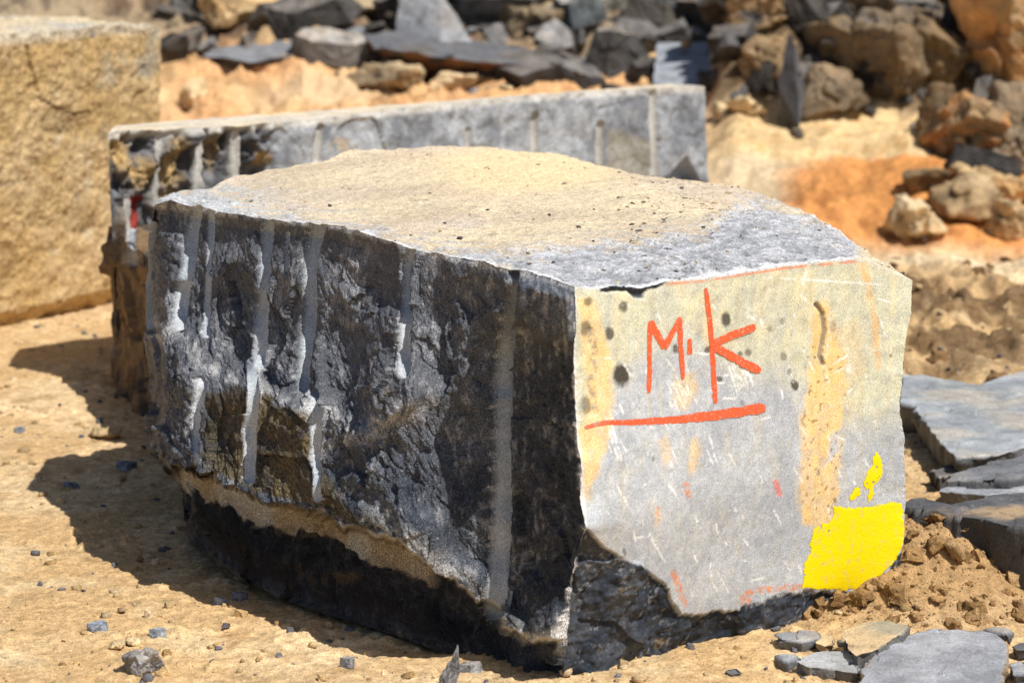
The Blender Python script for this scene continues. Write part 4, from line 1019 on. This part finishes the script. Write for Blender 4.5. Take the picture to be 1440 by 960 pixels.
PR(1050, 165, 60, 26, .7, 'crag', CRM * 1.05, 'small cream stone right of the narrow block end', seed=42, dusty=.4)
PR(1015, 168, 30, 24, .7, 'crag', CRM * .9, 'little tan stone touching the right end of the narrow block', seed=43, dusty=.4)
PR(1320, 150, 90, 110, .8, 'crag', BRN * .5, 'dark brown boulder in the shaded crevice left of the large orange boulder', seed=91, sub=4, dusty=.05, dust=col(.30, .20, .11))
PR(1360, 238, 120, 90, .8, 'crag', BRN * .75, 'brown cracked boulder between the crevice and the grey tan boulder', seed=92, sub=5, dusty=.2, stain=ORG * .8, dust=col(.30, .20, .11))
PR(1300, 285, 70, 34, .8, 'crag', BRN * .8, 'low brown stone at the right end of the orange hollow', seed=93, dusty=.3, dust=col(.30, .20, .11))
PR(1400, 300, 130, 48, .8, 'crag', OCH * .8, 'ochre lump under the long black stone', seed=94, dusty=.3)
PR(1235, 118, 190, 70, .7, 'crag', OLV * .75, 'dark ridged boulder in the middle of the cut bank', seed=95, sub=5, dusty=.2, stain=DARK, dust=col(.30, .20, .11))
PR(1165, 175, 90, 70, .7, 'crag', OLV * 1.2, 'sandy grey boulder right beside the dark splinter', seed=96, sub=4, dusty=.4, dust=col(.30, .20, .11))
PR(1075, 140, 80, 80, .7, 'crag', BRN * .7, 'dark brown boulder right of the bluish flat slab', seed=97, sub=4, dusty=.15, dust=col(.30, .20, .11))
PR(640, 45, 90, 70, .5, 'block', DARK, 'dark triangular stone at the top edge right of the upright wedge', seed=98, sub=4, dusty=.05, tilt=(R(20), R(30)))
PR(560, 60, 100, 60, .6, 'slab', DARK * 1.5, 'dark slab at the top edge left of the upright wedge', 'slab', 'flat_rock', R(-25), (R(30), R(-15)), seed=99, dusty=.1)
PR(440, 66, 150, 36, .5, 'slab', DARK * 1.2, 'dark long slab in the rubble above the thin propped slab', 'slab', 'flat_rock', R(12), (R(22), R(-12)), seed=100, dusty=.1)
for q_, (cx_, by_, w_, h_, st_, b_, lb_) in enumerate([
    (560, 120, 90, 40, 'block', DARK, 'black angular stone under the left tip of the rusty slab'),
    (735, 140, 120, 36, 'slab', DARK * 1.3, 'dark flat stone just above the middle of the long narrow block'),
    (815, 142, 90, 30, 'slab', GREY * .7, 'grey flat stone lying below the dark grey boulder'),
    (905, 132, 60, 44, 'block', DARK * .9, 'black stone squeezed left of the bluish flat slab'),
    (690, 148, 60, 22, 'block', CRM * .8, 'tan stone peeping over the long narrow block'),
    (1035, 100, 80, 50, 'block', DARK * 1.1, 'black angular stone above the right end of the bluish flat slab'),
    (655, 30, 120, 44, 'slab', GREY * .8, 'grey slab at the very top left of the bluish fragment'),
    (770, 22, 110, 46, 'block', DARK, 'black block at the top edge left of the whitish stone'),
    (930, 92, 80, 36, 'slab', GREY * .6, 'dark slab bridging the black stones above the bluish flat slab'),
    (330, 44, 120, 40, 'slab', DARK * 1.4, 'dark slab behind the rounded ochre boulder'),
    (1160, 110, 90, 60, 'block', DARK * 1.1, 'black block in the bank right above the dark splinter'),
    (1255, 52, 110, 50, 'block', DARK * 1.2, 'black block at the top of the cut bank'),
    (1345, 95, 60, 110, 'block', DARK * .8, 'tall black stone in the crevice touching the orange boulder'),
    (1330, 200, 50, 80, 'block', DARK * .9, 'black upright stone in the lower crevice')]):
    PR(cx_, by_, w_, h_, .6, st_, b_, lb_, 'slab' if st_ == 'slab' else 'rock', 'flat_rock' if st_ == 'slab' else 'rock', R(-30 + 17 * q_ % 60), (R(14 + (q_ * 11) % 22), R(-16 + (q_ * 13) % 32)), seed=700 + q_, dusty=.08)
# small clod resting on narrow block and pebble on bluish slab
pp = topf[6] - nB * .1; make_rock('soil_clod', 'small tan clod lying on top of the long narrow block', 'clod', pp + [0, 0, .012], (.04, .035, .025), seed=5, sub=3, style='clod', base=CRM, mat=M_SOIL)

# foreground right slabs: outlines traced where they lie
def traced_slab(name, label, pts, z, thick, base, seed, tilt=(0., 0.), dustc=CRM, dusty=.3, nseg=200, nr=44, inset=.9, rough=1., sidec=None, cat='slab', under=0.):
    a = np.array(pts, float); P = on_z(a[:, 0], a[:, 1], z); c = P.mean(0)
    Q = resample(np.vstack([P, P[:1]]), nseg + 1)[:-1]
    Q = Q + np.stack([pn(Q, .06, seed) * .008 + pn(Q, .015, seed + 3) * .003, pn(Q, .06, seed + 1) * .008 + pn(Q, .015, seed + 4) * .003, 0 * Q[:, 0]], 1) * rough
    rr = np.linspace(0, 1, nr) ** .8
    Vs = []; m = []
    for r in rr:
        S = c + (Q - c) * r; Vs.append(S); m.append(np.ones(nseg))
    ns = 14
    for j in range(1, ns + 1):
        t = j / ns; S = c + (Q - c) * (1 + (inset - 1) * t + .02 * math.sin(t * 3.1)); S[:, 2] -= thick * t; Vs.append(S); m.append(np.zeros(nseg))
    V = np.concatenate(Vs); mm = np.concatenate(m)
    d = V - c; V[:, 2] += d[:, 0] * tilt[0] + d[:, 1] * tilt[1]
    f2, c2 = facet(V, .09, seed, .4)
    n1 = fbm(V, .15, 4, seed + 2); n2 = fbm(V, .03, 3, seed + 5)
    V[:, 2] += mm * (.004 * n1 + .0015 * n2 + f2 * .10 * rough)
    out = d / (np.linalg.norm(d, axis=1)[:, None] + 1e-6)
    V += out * ((1 - mm) * (f2 * .35 + .003 * n2))[:, None]
    cc = mix(np.tile(base, (len(V), 1)), base * 1.45, ss(n1 + .4 * n2, -.3, .4))
    cc = mix(cc, dustc, mm * np.minimum(1, dusty * ss(n1 * .8 + pn(V, .3, seed + 8) + (dusty > 1) * .6, -.15, .35)))
    cc = mix(cc, sidec if sidec is not None else base * .5, (1 - mm) * .85)
    n = nr + ns
    i = np.arange(n - 1)[:, None] * nseg + np.arange(nseg)[None, :]; jn = np.arange(n - 1)[:, None] * nseg + (np.arange(nseg)[None, :] + 1) % nseg
    q = np.stack([i, jn, jn + nseg, i + nseg], -1).reshape(-1, 4)
    if ((Q[1] - Q[0])[0] * (c - Q[0])[1] - (Q[1] - Q[0])[1] * (c - Q[0])[0]) < 0: q = q[:, ::-1]
    o = mesh_obj(name, V, q[:, ::-1], M_ROCK, cc)
    return tag(o, label, cat)
BG = col(.24, .25, .275)
traced_slab('flat_rock', 'large flat blue grey slab lying in soil at the right edge, mid height', [(1268, 524), (1310, 530), (1372, 541), (1440, 520), (1540, 520), (1560, 600), (1440, 628), (1400, 640), (1345, 643), (1318, 618), (1300, 590), (1285, 572), (1266, 566)], .09, .10, col(.27, .29, .31), 601, dusty=.35, dustc=col(.50, .38, .22), sidec=DARK)
traced_slab('flat_rock', 'broad speckled grey slab with tan left edge at the bottom right corner', [(1212, 935), (1245, 900), (1290, 888), (1345, 884), (1400, 890), (1415, 905), (1412, 940), (1400, 985), (1300, 1010), (1205, 990)], .045, .06, BG, 602, dusty=.15, sidec=col(.28, .21, .12))
traced_slab('flat_rock', 'pointed stone with tan top and white rim left of the broad bottom slab', [(1182, 884), (1215, 874), (1250, 876), (1276, 885), (1262, 897), (1232, 912), (1205, 918), (1192, 905)], .055, .06, col(.30, .27, .2), 603, tilt=(.1, .0), dusty=.8, dustc=col(.58, .42, .24), sidec=DARK * 1.3)
traced_slab('flat_rock', 'flat grey stone half under the pointed tan stone', [(1120, 928), (1150, 915), (1195, 912), (1212, 922), (1208, 944), (1170, 940), (1135, 936)], .028, .04, col(.30, .31, .32), 604, dusty=.3)
traced_slab('rock_chip', 'thin grey chip at the foot of the painted face', [(1088, 890), (1110, 886), (1140, 888), (1150, 896), (1130, 902), (1100, 898)], .02, .02, BG, 605, dusty=.2, cat='stone chip', nseg=120, nr=20)
traced_slab('rock_chip', 'narrow tan chip beside the thin grey chip', [(1146, 902), (1160, 890), (1174, 892), (1172, 903), (1158, 908)], .02, .02, CRM * .8, 606, dusty=.5, cat='stone chip', nseg=100, nr=16)
traced_slab('flat_rock', 'long dark block with soil covered top at the right edge behind the soil heap', [(1272, 703), (1300, 700), (1328, 708), (1370, 700), (1440, 690), (1520, 700), (1530, 740), (1440, 742), (1380, 728), (1330, 722), (1310, 716), (1285, 716)], .20, .25, DARK * 1.1, 607, dusty=.7, dustc=col(.55, .38, .2), inset=.96, sidec=DARK * .8)
traced_slab('flat_rock', 'thin pale edged slab between the long dark block and the large flat slab', [(1322, 690), (1350, 678), (1385, 672), (1440, 676), (1500, 680), (1500, 698), (1440, 698), (1380, 695)], .06, .04, BG, 608, dusty=.15, sidec=DARK)
traced_slab('flat_rock', 'small dark slab left of the thin pale edged slab', [(1310, 662), (1335, 653), (1356, 657), (1345, 668), (1322, 672)], .045, .04, DARK * 1.5, 609, dusty=.15, nseg=120, nr=20)
traced_slab('flat_rock', 'dark angular stone at the right edge just above the pale edged slab', [(1330, 672), (1362, 656), (1400, 648), (1460, 640), (1480, 665), (1420, 672), (1375, 672)], .085, .08, GREY * .8, 610, tilt=(.05, 0), dusty=.1, sidec=DARK)
traced_slab('rock_chip', 'small stone at the far bottom right corner', [(1418, 932), (1440, 928), (1470, 934), (1470, 950), (1425, 948)], .03, .03, BG, 611, dusty=.2, cat='stone chip', nseg=100, nr=16)
traced_slab('rock_chip', 'small dark chip at the right edge beyond the broad bottom slab', [(1424, 906), (1440, 902), (1466, 905), (1460, 914), (1430, 913)], .025, .025, DARK * 1.6, 612, dusty=.2, cat='stone chip', nseg=100, nr=16)
traced_slab('rock_chip', 'blue grey chip on the slope of the soil heap', [(1390, 884), (1408, 880), (1420, 884), (1410, 890)], .05, .02, BG, 613, dusty=.2, cat='stone chip', nseg=80, nr=14)
traced_slab('rock_chip', 'square small chip on bare soil below the painted face', [(1095, 920), (1106, 916), (1116, 924), (1106, 930), (1096, 928)], .018, .018, BG, 614, dusty=.1, cat='stone chip', nseg=80, nr=14)
traced_slab('rock_chip', 'small dark chip nearest the bottom edge right of the block corner', [(1018, 940), (1034, 937), (1042, 944), (1028, 948)], .012, .012, DARK * 1.6, 615, dusty=.1, cat='stone chip', nseg=80, nr=14)
# left foreground
PRc = dict(cat='stone chip', name='rock_chip')
PR(205, 949, 66, 40, .8, 'crag', GREY * 1.25, 'largest grey stone on the sand at the lower left', 'stone', 'loose_stone', seed=77, sub=5, dusty=.2, rz=R(20), sink=.35)
def shard():
    p = hit(628, 968); return make_rock('stone_shard', 'upright pointed grey shard at the bottom edge left of the block corner', 'stone shard', p, (.055, .02, .115), R(20), (R(-15), R(18)), 72, 5, 'block', GREY * .9, dusty=.1, sink=.1)
P_, Ff_ = rock_shape(72, 5, 'block')
sh = PR(628, 978, 40, 74, .5, 'crag', GREY * 1.0, 'upright pointed grey shard at the bottom edge left of the block corner', 'stone shard', 'stone_shard', seed=72, sub=5, dusty=.1, rz=R(10), tilt=(0, R(24)), sink=.1)
_m = sh.data; _co = np.empty(len(_m.vertices) * 3, np.float32); _m.vertices.foreach_get('co', _co); _co = _co.reshape(-1, 3)
_tz = np.clip((_co[:, 2] - _co[:, 2].min()) / (_co[:, 2].max() - _co[:, 2].min()), 0, 1)
_co[:, 0] = _co[:, 0] * (1 - .85 * _tz) + _tz * .022; _co[:, 1] *= (1 - .7 * _tz); _m.vertices.foreach_set('co', _co.ravel()); _m.update()
PR(660, 948, 40, 10, .7, 'slab', BG, 'flat chip lying right of the pointed shard', seed=73, dusty=.2, **PRc)
PR(488, 941, 22, 8, .8, 'slab', BG * .9, 'small oval chip left of the pointed shard', seed=74, dusty=.1, **PRc)
PR(138, 891, 32, 7, .6, 'slab', col(.22, .26, .33), 'flat bluish chip upper left of the largest grey stone', seed=75, dusty=.05, **PRc)
PR(222, 900, 26, 7, .6, 'slab', col(.27, .31, .36), 'flat bluish chip just above right of the largest grey stone', seed=76, dusty=.05, **PRc)
PR(310, 852, 20, 7, .7, 'slab', col(.25, .3, .36), 'bluish chip at the sunny rim of the block shadow', seed=77, dusty=.05, **PRc)
PR(337, 847, 24, 9, .7, 'slab', col(.2, .2, .24), 'dark chip just inside the rim of the block shadow', seed=78, dusty=.05, **PRc)
PR(178, 668, 30, 14, .7, 'block', col(.16, .19, .25), 'blue grey chip in the shadow left of the block', seed=79, dusty=.05, **PRc)
PR(100, 688, 26, 9, .7, 'slab', col(.16, .18, .22), 'thin dark chip near the tip of the block shadow', seed=80, dusty=.05, **PRc)
PR(28, 610, 16, 6, .7, 'slab', col(.22, .25, .3), 'tiny blue chip between the two shadows at the left edge', seed=81, dusty=.05, **PRc)
PR(225, 648, 22, 16, .8, 'block', col(.3, .22, .16), 'small reddish stone touching the lower left of the block', 'stone', 'loose_stone', seed=82, dusty=.3)
PR(188, 912, 26, 12, .8, 'clod', col(.58, .45, .26), 'pale clod above the largest grey stone', 'clod', 'soil_clod', seed=83)
PR(165, 916, 22, 12, .8, 'clod', col(.58, .45, .26), 'pale clod at upper left of the largest grey stone', 'clod', 'soil_clod', seed=84)
PR(148, 620, 50, 14, .8, 'clod', col(.40, .28, .13), 'crumbly brown clod between the two shadows', 'clod', 'soil_clod', seed=85, amp=.12)
PR(300, 935, 14, 7, .8, 'clod', DARK * 2, 'small dark stone on the sand near the bottom edge', 'stone', 'loose_stone', seed=86)

# soil heap clods (one crumbled mass)
def clods(name, n, cxy, spread, smin, smax, base, seed, kind='stuff', zoff=0., inside=None, mat=None, sub=2, style=None):
    r = np.random.default_rng(seed); V0, F0 = ico(sub); Vs, Fs, Cs = [], [], []; off = 0
    xs, ysz = inside(r, n) if inside else (r.normal(size=n) * spread[0] + cxy[0], r.normal(size=n) * spread[1] + cxy[1])
    zz = ground_h(xs, ysz)
    shapes = [(rock_hull(900 + i, 'block', 3 if sub > 1 else 1)[:2] if i % 2 else rock_shape(900 + i, sub, 'crag')) for i in range(14)]
    sz = smin * (smax / smin) ** (r.random(n) ** 4.2)
    for i in range(n):
        S, F0 = shapes[i % 14]
        S = S * np.array([1, r.uniform(.6, 1), r.uniform(.4, .8)]) * sz[i]
        a = r.uniform(0, 6.28); c_, s_ = math.cos(a), math.sin(a)
        S = S @ np.array([[c_, -s_, 0], [s_, c_, 0], [0, 0, 1]]).T
        S = S + .16 * sz[i] * np.stack([pn(S, sz[i] * .35, i), pn(S, sz[i] * .3, i + 1), pn(S, sz[i] * .25, i + 2)], 1)
        S = S + [xs[i], ysz[i], zz[i] + sz[i] * r.uniform(.0, .25) + zoff]
        Vs.append(S); Fs.append(F0 + off); off += len(S)
        b = base[r.integers(len(base))] if isinstance(base, list) else base
        Cs.append(np.tile(b * r.uniform(.75, 1.2), (len(S), 1)))
    o = mesh_obj(name, np.concatenate(Vs), np.concatenate(Fs), mat or M_SOIL, np.concatenate(Cs), smooth=True)
    return tag(o, kind=kind)
def heap_pts(r, n):
    a = r.uniform(0, 6.28, n); d = np.sqrt(r.random(n)) ; return HEAP[0] + np.cos(a) * d * .40, HEAP[1] + np.sin(a) * d * .34
o = clods('crumbled_soil', 1500, HEAP, None, .004, .075, [col(.33, .20, .09), col(.40, .26, .13), col(.28, .17, .075)], 21, inside=heap_pts, sub=3)
tag(o, 'brown heap of crumbled soil at the right foot of the painted block', 'soil')
def near_pts(r, n):
    y = 4.9 + 6.5 * r.random(n) ** 1.3; x = r.uniform(-.2, .2, n) * y; return x, y
o = clods('gravel', 12000, None, None, .0016, .036, [col(.52, .37, .2), col(.62, .48, .30), col(.46, .31, .15), col(.16, .16, .18), col(.55, .40, .22)], 22, inside=near_pts, sub=1)
tag(o, 'fine grit and crumbs scattered over the tan soil', 'gravel')
def ruts_pts(r, n):
    y = r.uniform(8.6, 12.2, n); x = y * r.uniform(.135, .2, n); return x, y
o = clods('crumbled_soil', 420, None, None, .012, .09, [col(.22, .135, .065), col(.30, .19, .09), col(.15, .095, .05)], 23, inside=ruts_pts, sub=3, zoff=-.008)
tag(o, 'dark broken ground behind the right side of the painted block', 'soil')

# loose rubble filling the far bank: each stone its own object
rr = random.Random(5)
PAL = [GREY, DARK * 1.2, DARK, OLV * .6, BRN * .5, DARK * 1.5, LGREY, GREY * .7, GREY * .5]
k = 0
for i in range(190):
    px_ = rr.uniform(240, 1435); py_ = rr.uniform(-45, 120)
    if px_ < 1000 and py_ > 96 and rr.random() < .8: continue
    if px_ > 1040 and py_ > 70: continue
    p = hit(px_, py_); w = rr.uniform(.12, .55) * (1 if py_ < 40 else .6)
    sl = rr.random() < .62
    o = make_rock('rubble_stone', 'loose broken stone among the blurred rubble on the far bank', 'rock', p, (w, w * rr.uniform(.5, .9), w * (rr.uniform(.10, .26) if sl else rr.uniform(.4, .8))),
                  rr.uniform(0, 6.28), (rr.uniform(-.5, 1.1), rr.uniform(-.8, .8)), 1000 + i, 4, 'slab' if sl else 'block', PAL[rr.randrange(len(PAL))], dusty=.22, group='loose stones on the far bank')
for i in range(70):
    px_ = rr.uniform(500, 1060); py_ = rr.uniform(5, 128) if i % 3 else rr.uniform(100, 150)
    p = hit(px_, py_); w = rr.uniform(.10, .42) * (.6 if py_ > 100 else 1)
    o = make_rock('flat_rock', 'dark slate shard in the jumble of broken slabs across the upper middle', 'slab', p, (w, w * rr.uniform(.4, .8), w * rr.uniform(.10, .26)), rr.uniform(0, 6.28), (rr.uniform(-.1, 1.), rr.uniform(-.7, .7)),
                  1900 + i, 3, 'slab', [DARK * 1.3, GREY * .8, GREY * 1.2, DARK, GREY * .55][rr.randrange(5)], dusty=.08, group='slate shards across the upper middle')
for i in range(60):
    px_ = rr.uniform(1045, 1440); py_ = rr.uniform(-10, 165)
    p = hit(px_, py_); w = rr.uniform(.06, .26)
    o = make_rock('rubble_stone', 'dark broken stone wedged into the shaded brown bank at upper right', 'rock', p, (w, w * .7, w * rr.uniform(.25, .7)), rr.uniform(0, 6.28), (rr.uniform(-.5, .9), rr.uniform(-.8, .8)),
                  1500 + i, 3, 'slab' if i % 2 else 'block', [DARK, DARK * 1.4, BRN * .4, OLV, GREY * .6, BRN * .7][rr.randrange(6)], dusty=.15, group='broken stones in the upper right bank')
for i in range(26):
    if i < 17: px_, py_ = rr.uniform(1075, 1440), rr.uniform(872, 955)
    else: px_, py_ = rr.uniform(1285, 1440), rr.uniform(642, 700)
    if px_ > 1200 and py_ > 885 and i < 17: px_ = rr.uniform(1075, 1190); py_ = rr.uniform(900, 955)
    p = hit(px_, py_); w = .010 * 4.5 ** rr.random()
    o = make_rock('stone_shard', 'small angular slate shard lying on the soil at lower right', 'stone shard', p, (w, w * rr.uniform(.4, .8), w * rr.uniform(.15, .5)), rr.uniform(0, 6.28), (rr.uniform(-.2, .4), rr.uniform(-.3, .3)),
                  1700 + i, 3, 'slab' if i % 3 else 'block', [BG, BG * .6, GREY, DARK * 1.6][rr.randrange(4)], dusty=.1, group='slate shards at lower right')
for i in range(46):
    px_ = rr.uniform(240, 1430); py_ = rr.uniform(92, 180) if px_ < 1000 else rr.uniform(150, 400)
    if 1000 < px_ < 1290 and (px_ < 1130 and py_ > 330 or 210 < py_ < 340): continue
    p = hit(px_, py_); w = rr.uniform(.03, .11)
    o = make_rock('small_stone', 'small loose stone on the sandy ground before the far bank', 'stone', p, (w, w * .8, w * rr.uniform(.4, .7)), rr.uniform(0, 6.28), (0, 0), 1300 + i, 3, 'block', PAL[rr.randrange(len(PAL))], dusty=.5, group='small stones before the far bank')

# ------------------------------------------------------------------ light, sky, camera
sd = Vector((.385, -.352, .76)).normalized()
elev = math.asin(sd.z); az = math.atan2(sd.x, sd.y)
w = bpy.data.worlds.new('World'); bpy.context.scene.world = w; w.use_nodes = True
nt = w.node_tree; bg = nt.nodes['Background']; sky = nt.nodes.new('ShaderNodeTexSky'); sky.sky_type = 'NISHITA'; sky.sun_disc = False
sky.sun_elevation = elev; sky.sun_rotation = az; sky.air_density = 1.; sky.dust_density = 1.5
nt.links.new(sky.outputs[0], bg.inputs[0]); bg.inputs[1].default_value = .072
sun = bpy.data.lights.new('sun', 'SUN'); sun.energy = 5.0; sun.angle = math.radians(.55); sun.color = (1, .955, .88)
so = bpy.data.objects.new('sun', sun); C.objects.link(so); so.rotation_euler = sd.to_track_quat('Z', 'Y').to_euler()

cam = bpy.data.cameras.new('camera'); co = bpy.data.objects.new('camera', cam); C.objects.link(co)
cam.sensor_width = 36; cam.lens = F / 1440 * 36; cam.clip_start = .1; cam.clip_end = 1000
co.location = CAM; co.rotation_euler = (math.radians(90) - TH, 0, 0)
cam.dof.use_dof = True; cam.dof.focus_distance = 6.15; cam.dof.aperture_fstop = 4.3
sc = bpy.context.scene; sc.camera = co
sc.view_settings.view_transform = 'Standard'; sc.view_settings.look = 'None'; sc.view_settings.exposure = 0; sc.view_settings.gamma = 1
